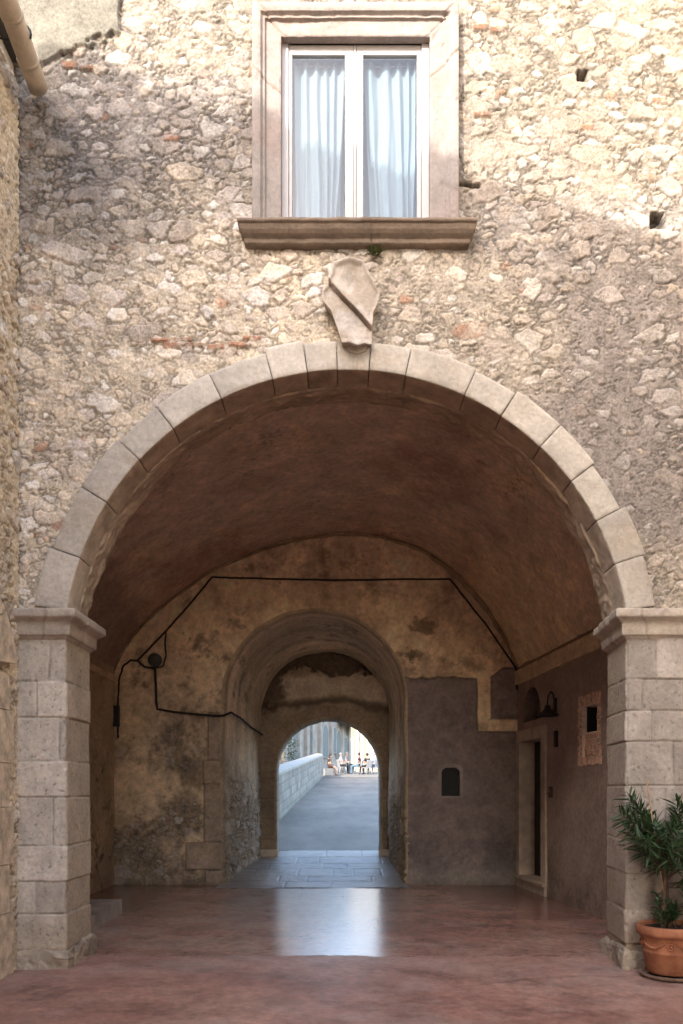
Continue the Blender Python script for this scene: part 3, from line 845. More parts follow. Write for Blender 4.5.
mb.prism([(PX(343), F - .080, PZ(338)), (PX(370), F - .080, PZ(338)), (PX(366), F - .062, PZ(354)), (PX(358), F - .060, PZ(357)), (PX(349), F - .060, PZ(355))], (0, .05, 0)); mb.bevel(.01)
M_brk = mat_plain('bracket_stone', (.46, .40, .33), rough=.95, var=.25, sc=14, bs=.5, bd=.01)
P_off(mb.build('bracket', M_brk), crest).parent = crest

# ================================================================== LEFT BUILDING
left = thing('side_building', 'warm rubble side wall at the left edge with a gutter along its eaves', 'building', (-3.0, 4, 0))
XL = -2.955
st = .012
Yg, V = np.meshgrid(np.arange(4.6, F - .02, st), np.arange(0, 8.05, st))
mort = np.ones(Yg.shape + (3,)) * rgb(.74, .625, .46)
h, col = rubble(Yg, V, 2100, mort, .006 + .012 * sst(.4, .6, fbm(Yg, V, 1.2, 2110, 4)), sprob=.75, hs=.8)
P = np.stack([np.full_like(Yg, XL), Yg, V], -1); Nn = np.zeros_like(P); Nn[..., 0] = 1
P_off(sheet('wall', P, Nn, h, col, M_rub, None), left).parent = left
mb = MB(); mb.box(-10, XL - .06, -6, F + .02, 0, 8.25); P_off(mb.build('mass', M_block), left).parent = left
mb = MB()
pr = [(-10, -6, 8.26), (-10, -6, 8.6), (XL + .02, -6, 8.30), (XL + .02, -6, 8.26)]
mb.prism(pr, (0, F + 5.99, 0)); P_off(mb.build('roof', M_roof), left).parent = left
# doorway surround: jamb blocks and an arched head stone
mb = MB(); z = 0.0
hs_ = [.55, .42, .5, .38, .46, .32]
for k, hh in enumerate(hs_):
    d = .0 if k % 2 else .09
    mb.box(XL - .03, XL + .045, 6.62, 6.98 + d, z + .004, z + hh - .004); z += hh
for k in range(5):
    a0, a1 = R(8 + k * 32), R(8 + (k + 1) * 32 - 1.2)
    poly = [(XL - .03, 6.02 + r * math.cos(a), z + r * .75 * math.sin(a)) for r, aa in ((.62, (a0, (a0 + a1) / 2, a1)), (1.12, (a1, (a0 + a1) / 2, a0))) for a in aa]
    mb.prism(poly, (.085, 0, 0))
mb.bevel(.012)
M_jamb = mat_plain('jamb_stone', (.60, .50, .37), rough=.95, var=.32, sc=9, bs=.5, bd=.01)
P_off(mb.build('door_surround', M_jamb), left).parent = left
mb = MB(); mb.box(XL + .004, XL + .012, 5.42, 6.61, 0, 2.62); P_off(mb.build('door', M_wood), left).parent = left

gut = thing('gutter', 'thick round gutter pipe under the eaves at the top left corner', 'gutter', (-2.74, 7.0, 7.95))
mb = MB()
ga, gb = Vector((-2.60, 4.4, 8.02)), Vector((-2.745, 7.20, 7.945))
mb.tube([ga.lerp(gb, t) for t in np.linspace(0, 1, 30)], .088, 20)
P_off(mb.build('pipe', M_gut), gut).parent = gut
for y in (4.9, 5.5, 6.1, 6.52, 6.92):
    t = (y - 4.4) / 2.8; p = ga.lerp(gb, t); q = ga.lerp(gb, t + .012)
    mb = MB(); mb.tube([p, q], .095, 20); P_off(mb.build('collar', M_gut), gut).parent = gut
for y in (5.8, 6.72):
    t = (y - 4.4) / 2.8; p = ga.lerp(gb, t)
    mb = MB(); mb.tube([p + Vector((.1 * math.cos(a) , 0, .1 * math.sin(a))) for a in np.linspace(-.3, math.pi + .4, 12)] + [Vector((XL - .04, p.y, p.z))], .009, 6)
    P_off(mb.build('bracket', M_iron), gut).parent = gut

# weed under the sill
wd = thing('weed', 'small green weed rooted in the wall just under the window sill', 'plant', (PX(375), F - .02, PZ(256)))
mb = MB()
for k in range(70):
    a = rng.uniform(0, 6.28); el = rng.uniform(-.6, .9); L = rng.uniform(.03, .085)
    d = Vector((math.cos(a) * math.cos(el), -abs(math.sin(a)) * math.cos(el), math.sin(el)))
    s = d.cross(Vector((0, 0, 1))).normalized() * .009
    b = Vector((rng.uniform(-.05, .05), -.01, rng.uniform(-.02, .03)))
    vs = [mb.bm.verts.new(v) for v in (b, b + d * L * .5 + s, b + d * L, b + d * L * .5 - s)]
    mb.bm.faces.new(vs)
o = mb.build('foliage', M_weed, wd)

# ================================================================== HALL
hall = thing('vaulted_hall', 'barrel vaulted hall with brown plaster behind the big arch', 'building', (0, 10.8, 0))
YB = 13.76
Y0 = F + .66
def wallR(Y): return 3.0 + .08 * (YB - Y)
def wallL(Y): return -3.93 - .02 * (YB - Y)
bp = [(115, 668), (122, 650), (138, 628), (165, 602), (210, 570), (260, 548), (300, 537), (340, 532), (380, 534), (420, 547), (455, 571), (485, 604), (505, 638), (517, 668)]
bx = np.array([PX(x, YB) for x, y in bp]); bz = np.array([PZ(y, YB) for x, y in bp])
nb = (bx - bx[0]) / (bx[-1] - bx[0])
Lb = np.concatenate([[0], np.cumsum(np.hypot(np.diff(bx), np.diff(bz)))])
# smooth by resampling with a cubic (Catmull) pass
def smooth_curve(L, v, n):
    s = np.linspace(0, L[-1], n); y = np.interp(s, L, v)
    k = np.hanning(41); k /= k.sum()
    yp = np.concatenate([2 * y[0] - y[20:0:-1], y, 2 * y[-1] - y[-2:-22:-1]])
    return s, np.convolve(yp, k, 'valid')
s, nbx = smooth_curve(Lb, nb, 560)
s, nbz = smooth_curve(Lb, bz, 560)
Yv = np.linspace(Y0, YB + .03, 300)
SS, YY = np.meshgrid(s, Yv)
NX = np.interp(SS, s, nbx); NZ = np.interp(SS, s, nbz)
xl_, xr_ = wallL(YY), wallR(YY)
X = xl_ + (xr_ - xl_) * NX
P = np.stack([X, YY, NZ], -1)
tx, tz = np.gradient(nbx * 7, s), np.gradient(nbz, s)
nl = np.hypot(tx, tz); Nn = np.zeros_like(P); Nn[..., 0] = (tz / nl)[None]; Nn[..., 2] = (-tx / nl)[None]
n1 = fbm(SS, YY, .5, 2200, 6, .62); n2 = fbm(SS, YY * .7, 1.6, 2201, 7, .68); n3 = fbm(SS, YY, 8, 2202, 4, .65)
h = (n1 - .5) * .10 + (n2 - .5) * .03 + (n3 - .5) * .008
c = np.ones(P.shape) * rgb(.51, .375, .28)
c = mix(c, rgb(.62, .45, .29), sst(.50, .70, n2))
c = mix(c, rgb(.36, .22, .165), sst(.50, .72, n1) * .8)
fr = NX
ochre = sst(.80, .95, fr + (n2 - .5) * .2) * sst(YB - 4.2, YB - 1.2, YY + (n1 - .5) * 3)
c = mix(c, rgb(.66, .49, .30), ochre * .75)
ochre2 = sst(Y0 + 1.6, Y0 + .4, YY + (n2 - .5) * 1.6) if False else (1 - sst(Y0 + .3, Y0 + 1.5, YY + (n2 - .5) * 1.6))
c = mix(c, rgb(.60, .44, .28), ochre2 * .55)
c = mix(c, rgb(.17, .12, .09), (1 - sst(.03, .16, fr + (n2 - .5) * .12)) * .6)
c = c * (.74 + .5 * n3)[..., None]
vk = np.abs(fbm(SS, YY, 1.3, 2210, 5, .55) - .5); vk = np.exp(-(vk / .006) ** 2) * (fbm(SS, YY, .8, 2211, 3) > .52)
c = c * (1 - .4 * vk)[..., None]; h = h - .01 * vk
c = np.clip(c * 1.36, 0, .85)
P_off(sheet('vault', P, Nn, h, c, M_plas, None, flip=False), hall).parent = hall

# --- end wall
st = .0155
U, V = np.meshgrid(np.arange(-4.05, 3.10, st), np.arange(0, 6.25, st))
px, py = 343 + U * S / YB, 792 - (V - 1.6) * S / YB
n1 = fbm(U, V, .9, 2300, 6, .64); n2 = fbm(U, V, 2.6, 2301, 7, .74); n3 = fbm(U, V, 12, 2302, 4, .7)
och = np.ones(U.shape + (3,)) * rgb(.66, .49, .32)
och = mix(och, rgb(.45, .325, .225), sst(.40, .64, n1))
och = mix(och, rgb(.20, .14, .10), sst(.54, .70, n2) * .55)
och = mix(och, rgb(.55, .42, .25), sst(.58, .75, fbm(U, V, 2.4, 2303, 5)) * .4)
hh = (n1 - .5) * .05 + (n2 - .5) * .025 + (n3 - .5) * .012
c = och
# lower-left: crumbling plaster over rubble
ru_h, ru_c = rubble(U, V, 2400, np.ones(U.shape + (3,)) * rgb(.30, .225, .15), .004, big=1.5, sprob=.8, hs=1.2, P=STONE_PAL * .60)
lowm = (1 - sst(330, 350, px)) * sst(700, 790, py + (n1 - .5) * 150)
lowm = lowm * sst(.40, .56, fbm(U, V, 1.7, 2310, 5) + .10 * sst(780, 860, py))
c = mix(c, ru_c * (.85 + .5 * n2)[..., None], lowm * .9); hh = hh * (1 - lowm) + (ru_h - .03) * lowm
# dark mould: speckled pitting
mould = sst(.56, .72, n2 * .6 + n3 * .4 + .16 * sst(130, 200, px) * (1 - sst(215, 240, px)) * sst(600, 760, py))
c = mix(c, rgb(.075, .055, .042), mould * .45 * (1 - sst(330, 460, px)))
hh -= mould * .014
# holes on the upper right plaster
for (hx, hy, a, b) in ((423, 624, 13, 8), (412, 655, 12, 5), (412, 657, 4, 9)):
    d = np.hypot((px - hx) / a, (py - hy) / b) + (n2 - .5) * 3.2 + (n3 - .5) * 1.6
    m = 1 - sst(.5, 1.0, d); c = mix(c, rgb(.11, .08, .06), m * .7); hh -= m * .03
# ashlar quoins of the passage jamb on the left
qj = (px > 186) & (px < 226) & (py > 840) & (py < 884)
rows_q = [PZ(y, YB) for y in (886, 870, 842, 784, 760, 712)]
for k, (y0, y1) in enumerate(zip(rows_q, rows_q[1:])):
    xq = PX((205, 186, 204, 203, 208)[k], YB)
    d = np.maximum(np.maximum(xq - U, U - PX(226, YB)), np.maximum(y0 + .008 - V, V - y1 + .008)) + (n3 - .5) * .02
    m = sst(-.006, .012, -d)
    c = mix(c, rgb(.315, .235, .175) * (.55 + .9 * n2)[..., None], m * .85); hh = hh * (1 - m) + m * (.012 + (n3 - .5) * .012)
    c = mix(c, rgb(.10, .07, .055), np.exp(-(d / .009) ** 2) * .7 * (U < PX(226, YB)))
# cement panels, lower right
jag = (fbm(U, V, 6, 2320, 4) - .5) * 5
cem1 = np.minimum(np.minimum(px - 404, 477 - px + jag * .3), py - 678 + jag)
cem2 = np.minimum(px - 404, py - 732 + jag * .4)
cem3 = np.minimum(np.minimum(px - 491, 719 - py), np.minimum(py - 668, (px - 491) * .75 + py - 677))
cem = np.maximum(np.maximum(cem1, cem2), cem3)
cm = sst(-.6, .6, cem)
cc = np.ones(U.shape + (3,)) * rgb(.235, .182, .168)
cc = cc * (.74 + .5 * n1)[..., None] * (.86 + .28 * n2)[..., None]
damp = sst(800, 860, py + (n1 - .5) * 90)
cc = mix(cc, rgb(.10, .085, .085), damp * sst(.35, .6, n2) * .8)
cc = mix(cc, rgb(.24, .21, .19), sst(855, 878, py + (n2 - .5) * 30) * .55)
c = mix(c, cc, cm); hh = hh * (1 - cm) + cm * (.022 + (n1 - .5) * .02 + (n3 - .5) * .004)
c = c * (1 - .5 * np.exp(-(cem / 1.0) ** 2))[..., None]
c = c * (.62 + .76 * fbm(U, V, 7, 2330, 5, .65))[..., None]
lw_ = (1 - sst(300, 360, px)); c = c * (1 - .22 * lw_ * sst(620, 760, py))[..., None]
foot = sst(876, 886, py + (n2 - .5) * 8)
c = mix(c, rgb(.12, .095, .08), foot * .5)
# passage mouth
pxl, pxr, pzs = -2.05, 1.07, 3.15
pr_ = (pxr - pxl) / 2; pcx = (pxr + pxl) / 2
ins = ((np.hypot(U - pcx, V - pzs) < pr_ + .02) & (V > pzs)) | ((U > pxl - .02) & (U < pxr + .02) & (V <= pzs))
zt = np.interp(U, (np.array(nbx) * (wallR(YB) - wallL(YB)) + wallL(YB)), nbz)
niche = (np.abs(U - PX(450.5, YB)) < .16) & (V > PZ(796, YB)) & (V < PZ(768, YB))
keep = ~ins & (V < zt + .12) & ~niche
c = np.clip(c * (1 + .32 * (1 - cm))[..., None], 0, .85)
P = np.stack([U, np.full_like(U, YB), V], -1); Nn = np.zeros_like(P); Nn[..., 1] = -1
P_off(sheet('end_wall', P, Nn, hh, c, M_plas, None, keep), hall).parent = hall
# pale plaster lip where the vault meets the end wall
m_ = (nbx > .60) & (nbx < .985)
lx = wallL(YB) + (wallR(YB) - wallL(YB)) * nbx; lz = nbz
mb = MB()
idx = np.arange(0, 560, 6)
M_lip = mat_plain('ochre_plaster_lip', (.34, .245, .15), rough=.95, var=.3, sc=5, bs=.5, bd=.01)
mb.tube([(lx[i], YB - .03, lz[i] - .05) for i in idx], [(.022 + .03 * math.exp(-((nbx[i] - .86) / .10) ** 2)) * (.7 + .6 * rng.random()) for i in idx], 8)
P_off(mb.build('plaster_lip', M_lip), hall).parent = hall

# --- side walls
def side_wall(name, fn, sgn, seed, label, holes=()):
    Yg, V = np.meshgrid(np.arange(Y0 - .05, YB + .03, .0165), np.arange(0, 3.95, .0165))
    X = fn(Yg)
    n1 = fbm(Yg, V, .8, seed, 5, .6); n2 = fbm(Yg, V, 3.5, seed + 1, 6, .62); n3 = fbm(Yg, V, 15, seed + 2, 4)
    if sgn < 0:
        c = np.ones(Yg.shape + (3,)) * rgb(.35, .272, .24)
        c = c * (.76 + .45 * n1)[..., None] * (.86 + .28 * n2)[..., None]
        c = mix(c, rgb(.33, .235, .15), sst(3.0, 3.5, V + (n2 - .5) * .5) * .5)
        c = mix(c, rgb(.115, .09, .082), (1 - sst(.1, .8, V + (n1 - .5) * .9)) * .5 * sst(.4, .6, n2))
        h = (n1 - .5) * .025 + (n3 - .5) * .005
    else:
        c = np.ones(Yg.shape + (3,)) * rgb(.50, .38, .255)
        c = c * (.6 + .7 * n1)[..., None]
        pit = sst(.55, .68, n2 * .6 + n3 * .4)
        c = mix(c, rgb(.07, .05, .04), pit * .75 * (1 - sst(1.9, 2.5, V)))
        h = (n1 - .5) * .06 + (n2 - .5) * .04 - pit * .03
    keep = np.ones(Yg.shape, bool)
    for f in holes: keep &= ~f(Yg, V)
    P = np.stack([X, Yg, V], -1); Nn = np.zeros_like(P); Nn[..., 0] = sgn
    o = sheet(name, P, Nn, h, c, M_plas, None, keep, flip=sgn < 0)
    if label: o['label'] = label
    P_off(o, hall).parent = hall
door_h = lambda Y, Z: (Y > 12.44) & (Y < 13.57) & (Z < 2.46)
lun_h = lambda Y, Z: (np.hypot((Y - 12.98) / .44, (Z - 2.78) / .52) < 1) & (Z > 2.76)
bri_h = lambda Y, Z: (Y > 10.21) & (Y < 10.91) & (Z > 1.98) & (Z < 2.88)
side_wall('side_wall', wallR, -1, 2500, 'grey brown cement side wall with the doorway', (door_h, lun_h, bri_h))
side_wall('side_wall', wallL, 1, 2600, 'pitted ochre plaster side wall behind the left pier')
# cornice bands at the springing
for fn, sgn, z0, z1, pr2 in ((wallR, -1, 3.43, 3.66, .07), (wallL, 1, 3.50, 3.60, .04)):
    Yg, Q = np.meshgrid(np.arange(Y0 - .02, YB, .02), np.arange(0, 24))
    po = np.interp(np.arange(24), [0, 3, 16, 20, 23], [-.03, pr2 * .75, pr2 * .85, pr2, -.03]); pz = np.interp(np.arange(24), [0, 3, 16, 20, 23], [z0, z0, z1 - .05, z1, z1 + .005])
    nz = fbm(Yg, Q * .02, 4, 2700, 5, .6) - .5
    P = np.stack([fn(Yg) + sgn * (po[Q] + nz * .03), Yg, pz[Q] + nz * .02], -1)
    c = np.ones(P.shape) * rgb(.66, .49, .32); c = c * (.75 + .5 * fbm(Yg, Q * .02, 5, 2701, 5))[..., None]
    P_off(sheet('cornice', P, np.zeros_like(P), Yg * 0, c, M_plas, None, flip=sgn < 0), hall).parent = hall

# --- doorway in the right wall
ang = math.atan2(-.08, 1.0)
def WM(Y):      # local frame on the right wall at Y: +x into the wall, +y along the wall away from the camera
    return Matrix.Translation((wallR(Y), Y, 0)) @ Matrix.Rotation(-math.atan(-.08) * 1.0, 4, 'Z')
Mw = WM(13.0)
dr = link(bpy.data.objects.new('doorway', None), hall); dr['label'] = 'stone framed doorway with a dark door in the right wall'
M_frame = mat_plain('door_frame_stone', (.46, .38, .31), rough=.9, var=.2, sc=5, bs=.4, bd=.008)
mb = MB()
y0, y1, zt_, zs = 12.44 - 13, 13.56 - 13, 2.44, .20
mb.box(-.035, .27, y0 - .20, y0, zs, zt_ + .0, Mw); mb.box(-.035, .27, y1, y1 + .16, zs, zt_, Mw)
mb.box(-.036, .27, y0 - .20, y1 + .16, zt_ + .003, zt_ + .19, Mw); mb.bevel(.008)
P_off(mb.build('frame', M_frame), hall).parent = dr
mb = MB(); mb.box(-.09, .27, y0 - .22, y1 + .16, zs - .055, zs - .003, Mw); mb.bevel(.008)
mb.box(-.045, .2, y0 - .20, y1 + .16, -.02, zs - .058, Mw)
P_off(mb.build('doorstep', M_frame), hall).parent = dr
mb = MB(); mb.box(.235, .275, y0 + .003, y1 - .003, zs, zt_ - .002, Mw)
for k in range(3): 
    for z0, z1 in ((.35, 1.0), (1.12, 1.75), (1.87, 2.34)):
        pass
for z0, z1 in ((.35, 1.15), (1.3, 2.3)):
    mb.box(.222, .232, y0 + .14, -.06, z0, z1, Mw); mb.box(.222, .232, .06, y1 - .14, z0, z1, Mw)
mb.bevel(.004)
P_off(mb.build('door', M_wood), hall).parent = dr
# lunette above
mb = MB()
pl = [(-.0 + .0, -.02 + .44 * math.cos(a), 2.765 + .53 * math.sin(a)) for a in np.linspace(0, math.pi, 22)]
n = len(pl)
ra = [mb.bm.verts.new(Mw @ Vector((-.01, p[1] * 1.02, p[2]))) for p in pl]; rb = [mb.bm.verts.new(Mw @ Vector((.22, p[1] * .98, p[2]))) for p in pl]
for i in range(n): mb.bm.faces.new((ra[i], ra[(i + 1) % n], rb[(i + 1) % n], rb[i]))
mb.bm.faces.new(rb)
P_off(mb.build('lunette', mat_plain('lunette_plaster', (.15, .11, .09), rough=.95, var=.3, sc=5)), hall).parent = dr

# brick niche
Mb = WM(10.56)
nb_ = link(bpy.data.objects.new('brick_niche', None), hall)
M_brick = mat_plain('old_pale_brick', (.66, .45, .35), rough=.95, var=.35, sc=13, bs=.5, bd=.008)
M_mortar = mat_plain('brick_mortar', (.80, .70, .60), rough=1, var=.2, sc=20, bs=.6)
mb = MB()
zb, ztp = 1.95, 2.90
def brick(y0, y1, z0, z1, x0=-.012):
    j = rng.uniform(-.006, .008)
    mb.box(x0 + j, .12, y0 + .008, y1 - .008, z0 + .008, z1 - .008, Mb)
k = 0
ys = np.linspace(-.40, .40, 14)
for a, b in zip(ys, ys[1:]):
    brick(a, b, ztp - .15, ztp + rng.uniform(-.01, .02)); brick(a, b, zb + rng.uniform(-.02, .01), zb + .13)
zz_ = np.linspace(zb + .13, ztp - .15, 10)
for i, (a, b) in enumerate(zip(zz_, zz_[1:])):
    w = .165
    brick(-.40, -.40 + w - .03, a, b); brick(.40 - w + .03, .40, a, b)
    if i < 4:      # lower half of the opening is stopped with bricks set back
        brick(-.40 + w - .03, .02, a, b, .03); brick(.02, .40 - w + .03, a, b, .03)
mb.bevel(.005, 1)
P_off(mb.build('bricks', M_brick), hall).parent = nb_
mb = MB(); mb.box(.26, .29, -.42, .42, zb + .40, ztp, Mb); mb.box(.056, .259, .235, .41, zb + .455, ztp - .155, Mb); mb.box(.056, .259, -.41, -.24, zb + .455, ztp - .155, Mb); P_off(mb.build('shade_liner', M_iron), hall).parent = nb_  # black liner stands in for the shade inside the opening
mb = MB(); mb.box(.045, .12, -.42, .42, zb - .02, zb + .45, Mb); mb.box(.004, .055, -.41, -.24, zb, ztp - .15, Mb); mb.box(.004, .055, .235, .41, zb, ztp - .15, Mb);  mb.box(.004, .30, -.41, .41, ztp - .15, ztp + .005, Mb)
P_off(mb.build('mortar_bed', M_mortar), hall).parent = nb_

# small dark shutter box in the cement panel
bxn = link(bpy.data.objects.new('wall_hatch', None), hall)
hx, hz0, hz1, hw = PX(450.5, YB), PZ(796, YB), PZ(767, YB), .158
mb = MB()
arc = [(hx + hw * math.cos(a), hz1 - .10 + .10 * math.sin(a)) for a in np.linspace(0, math.pi, 14)]
outl = [(hx + hw, hz0)] + arc + [(hx - hw, hz0)]
ou = [(hx + (x - hx) * 1.35, hz0 - .03 if z < hz0 + .01 else hz0 + (z - hz0) * 1.13) for x, z in outl]
n = len(outl)
a_ = [mb.bm.verts.new((x, YB - .04, z)) for x, z in ou]; b_ = [mb.bm.verts.new((x, YB - .035, z)) for x, z in outl]; d_ = [mb.bm.verts.new((x, YB + .14, z)) for x, z in outl]
e_ = [mb.bm.verts.new((x, YB + .02, z)) for x, z in ou]
for i in range(n):
    j = (i + 1) % n
    mb.bm.faces.new((a_[i], a_[j], b_[j], b_[i])); mb.bm.faces.new((b_[i], b_[j], d_[j], d_[i])); mb.bm.faces.new((a_[j], a_[i], e_[i], e_[j]))
P_off(mb.build('frame', mat_plain('hatch_cement', (.24, .20, .18), rough=.95, var=.2, sc=6)), hall).parent = bxn
mb = MB(); mb.prism([(x, YB + .09, z) for x, z in outl], (0, .03, 0)); mb.ball((hx + .03, YB + .08, (hz0 + hz1) / 2 - .05), .014)
P_off(mb.build('door', mat_plain('hatch_black_steel', (.008, .007, .007), rough=.7, bs=0)), hall).parent = bxn

# low stone step beside the left pier
mb = MB(); mb.box(-3.9, -2.83, 8.08, 9.3, 0, .20); mb.box(-3.95, -2.90, 9.31, 10.5, 0, .195); mb.bevel(.015)
o = mb.build('stone_step', mat_plain('step_stone', (.33, .26, .21), rough=.9, var=.25, sc=4, bs=.5, bd=.01))
tag(o, 'low stone step along the hall floor behind the left pier', 'step')

# cables and boxes on the end wall
def cable(name, label, pts, r, group=None):
    mb = MB()
    P_ = [Vector(p) for p in pts]
    out = []
    for i in range(len(P_) - 1):
        for t in np.linspace(0, 1, 6, endpoint=False):
            p = P_[i].lerp(P_[i + 1], t); out.append(p + Vector((rng.uniform(-1, 1), 0, rng.uniform(-1, 1))) * .004)
    out.append(P_[-1])
    mb.tube(out, r, 6)
    return tag(mb.build(name, M_cable), label, 'cable', group)
E = lambda x, y: pt(x, y, YB - .06)
cable('cable', 'long black cable strung straight across the end wall and down to its right corner', [E(137, 661), E(166, 631), E(190, 604), E(212, 577), E(240, 578), E(330, 580), E(450, 579), E(484, 622), E(516, 668), E(517, 690)], .016)
cable('cable', 'black cable hooking down the far left corner of the end wall', [E(118, 738), E(118, 700), E(119, 680), E(123, 666), E(131, 660), E(138, 661), E(145, 667), E(154, 668)], .017)
cable('cable', 'black cable dropping from the round box and running right into the inner passage', [E(155, 664), E(156, 690), E(157, 709), E(175, 712), E(205, 715), E(222, 716), Vector((-2.02, 13.72, 2.92)), Vector((-1.94, 13.9, 2.98)), Vector((-1.86, 14.6, 2.94)), Vector((-1.78, 15.6, 2.85)), Vector((-1.66, 16.5, 2.78))], .02)
cable('cable', 'short black cable looping down beside the round box', [E(166, 631), E(165, 642), E(166, 656), E(163, 666), E(156, 668)], .015)
jb = thing('junction_box', 'round dark junction box where the cables meet on the end wall', 'junction box', tuple(E(155, 660)))
mb = MB()
prof = [(0, .0), (.10, 0), (.115, .02), (.115, .07), (.10, .085), (0, .088)]
mb.lathe([(max(r, .001), z) for r, z in prof], 24)
for v in mb.bm.verts: v.co = Vector((v.co.x, -v.co.z + .04, v.co.y))
o = mb.build('housing', mat_plain('box_grey', (.06, .055, .048), rough=.7, var=.3), jb)
tb = thing('cable_box', 'narrow dark box at the foot of the corner cable', 'box', tuple(E(116, 716)))
mb = MB(); mb.box(-.05, .05, -.03, .06, -.18, .18); mb.bevel(.01); mb.build('housing', M_iron, tb)

# wall lamp
lY = 11.84
lp = thing('wall_lamp', 'black gooseneck wall lamp with a conical shade beside the doorway arch', 'lamp', (wallR(lY), lY, PZ(705, lY)))
c0 = Vector((0, 0, 0)); 
shc = Vector((PX(547.5, 11.75) - wallR(lY), -.09, PZ(711, 11.75) - PZ(705, lY)))
mb = MB(); mb.box(-.03, .01, -.035, .035, -.10, .10); mb.bevel(.008); mb.build('wall_plate', M_iron, lp)
mb = MB()
top = Vector((shc.x * .75, -.06, .17))
p0_, p1_ = Vector((-.03, 0, .0)), shc + Vector((0, 0, .07))
arm = [p0_] + [p0_.lerp(p1_, .5 - .5 * math.cos(q)) + Vector((0, 0, .20 * math.sin(q) ** .8)) for q in np.linspace(.12, math.pi - .12, 16)] + [p1_]
mb.tube(arm, .011, 8); mb.build('arm', M_iron, lp)
mb = MB()
mb.lathe([(.034, .085), (.044, .065), (.05, .025), (.095, -.015), (.165, -.065), (.172, -.078), (.162, -.076), (.088, -.024), (.04, .01)], 28, shc); mb.build('shade', M_iron, lp)
mb = MB(); mb.ball(shc + Vector((0, 0, -.03)), .03, 2); mb.build('bulb', mat_plain('frosted_bulb', (.5, .48, .42), rough=.3, bs=0), lp)

# bell and small box on the right wall
for Y, z, w, hgt, nm, lb in ((11.80, PZ(739, 11.8), .05, .12, 'wall_box', 'small dark box on the wall right of the doorway below the lamp'), (12.02, PZ(792, 12.02), .045, .085, 'doorbell', 'small reddish doorbell at hand height right of the doorway')):
    t_ = thing(nm, lb, 'doorbell' if nm == 'doorbell' else 'box', (wallR(Y), Y, z))
    mb = MB(); mb.box(-.04, .02, -w, w, -hgt, hgt); mb.bevel(.008); mb.build('case', M_iron if nm == 'wall_box' else mat_plain('bell_case', (.07, .035, .03), rough=.6), t_)
    if nm == 'doorbell':
        mb = MB(); mb.ball((-.042, 0, .01), .016, 2); mb.build('button', mat_plain('bell_button', (.3, .25, .2), rough=.4, bs=0), t_)

# ================================================================== INNER PASSAGE
pas = thing('inner_passage', 'narrower barrel passage of grey plaster and rubble leading to the far gate', 'passage', (-.4, 15.2, 0))
YG = 16.6
def arch_path(xl, xr, zs, zb, nw, na):
    r = (xr - xl) / 2; cxx = (xl + xr) / 2
    pts, nn = [], []
    for q in np.linspace(0, 1, nw, endpoint=False): pts.append((xl, zb + (zs - zb) * q)); nn.append((1, 0))
    for a in np.linspace(math.pi, 0, na): pts.append((cxx + r * math.cos(a), zs + r * math.sin(a))); nn.append((-math.cos(a), -math.sin(a)))
    for q in np.linspace(1, 0, nw + 1)[1:]: pts.append((xr, zb + (zs - zb) * q)); nn.append((-1, 0))
    return np.array(pts), np.array(nn)
A_, An = arch_path(pxl, pxr, pzs, -.05, 210, 330)
B_, Bn = arch_path(-1.70, .95, 3.19, -.05, 210, 330)
Yv = np.concatenate([[YB - .045, YB - .04, YB - .02, YB + .01], np.arange(YB + .03, YG + .05, .016)])
flare = np.concatenate([[.05, .028, .010, .0], np.zeros(len(Yv) - 4)])
T = np.clip((Yv - YB) / (YG - YB), 0, 1)
PA = A_[None] * (1 - T[:, None, None]) + B_[None] * T[:, None, None] - An[None] * flare[:, None, None]
P = np.stack([PA[..., 0], np.broadcast_to(Yv[:, None], PA.shape[:2]), PA[..., 1]], -1)
Nn = np.zeros_like(P); Nn[..., 0] = An[None, :, 0]; Nn[..., 2] = An[None, :, 1]
Ls = np.concatenate([[0], np.cumsum(np.hypot(*np.diff(A_, axis=0).T))])
SU, YY = np.meshgrid(Ls, Yv); Zp = P[..., 2]
n1 = fbm(SU, YY, .9, 3000, 5, .6); n2 = fbm(SU, YY, 3.5, 3001, 6, .62); n3 = fbm(SU, YY, 16, 3002, 4)
streak = fbm(SU * .25, YY * 3, 1.5, 3005, 5)
c = np.ones(P.shape) * rgb(.72, .545, .38)
c = c * (.62 + .75 * n1)[..., None] * (.55 + .9 * streak)[..., None]
rh, rc = rubble(YY, Zp + SU * .0, 3100, np.ones(P.shape) * rgb(.42, .33, .24), .003, big=1.35, sprob=.85, hs=1.3, P=STONE_PAL * .85)
leftw = (SU < Ls[209]); rightw = SU > Ls[-211]
lm = sst(2.1, 1.3, Zp + (n1 - .5) * 1.2) if False else (1 - sst(1.2, 2.2, Zp + (n1 - .5) * 1.3))
lm = lm * (leftw | rightw)
c = mix(c, rc * .95, lm * .9)
h = (n1 - .5) * .09 + (n2 - .5) * .035 + (n3 - .5) * .008
h = h * (1 - lm) + lm * (rh + (n1 - .5) * .05)
c = mix(c, rgb(.40, .30, .18), rightw * .4 * sst(.4, .6, n2))
dk = sst(.60, .74, n2) * (Zp > 2.5)
c = mix(c, rgb(.13, .10, .08), dk * .5)
lipf = (1 - sst(.0, .22, YY - YB + (n2 - .5) * .3)) * (SU < 99)
c = mix(c, rgb(.36, .27, .18) * (.5 + 1.0 * n2)[..., None], lipf * .75)
edge_fade = np.clip((YY - YB + .05) / .05, 0, 1)
P_off(sheet('barrel', P, Nn, h * (.4 + .6 * edge_fade), c, M_plas, None, flip=False), pas).parent = pas

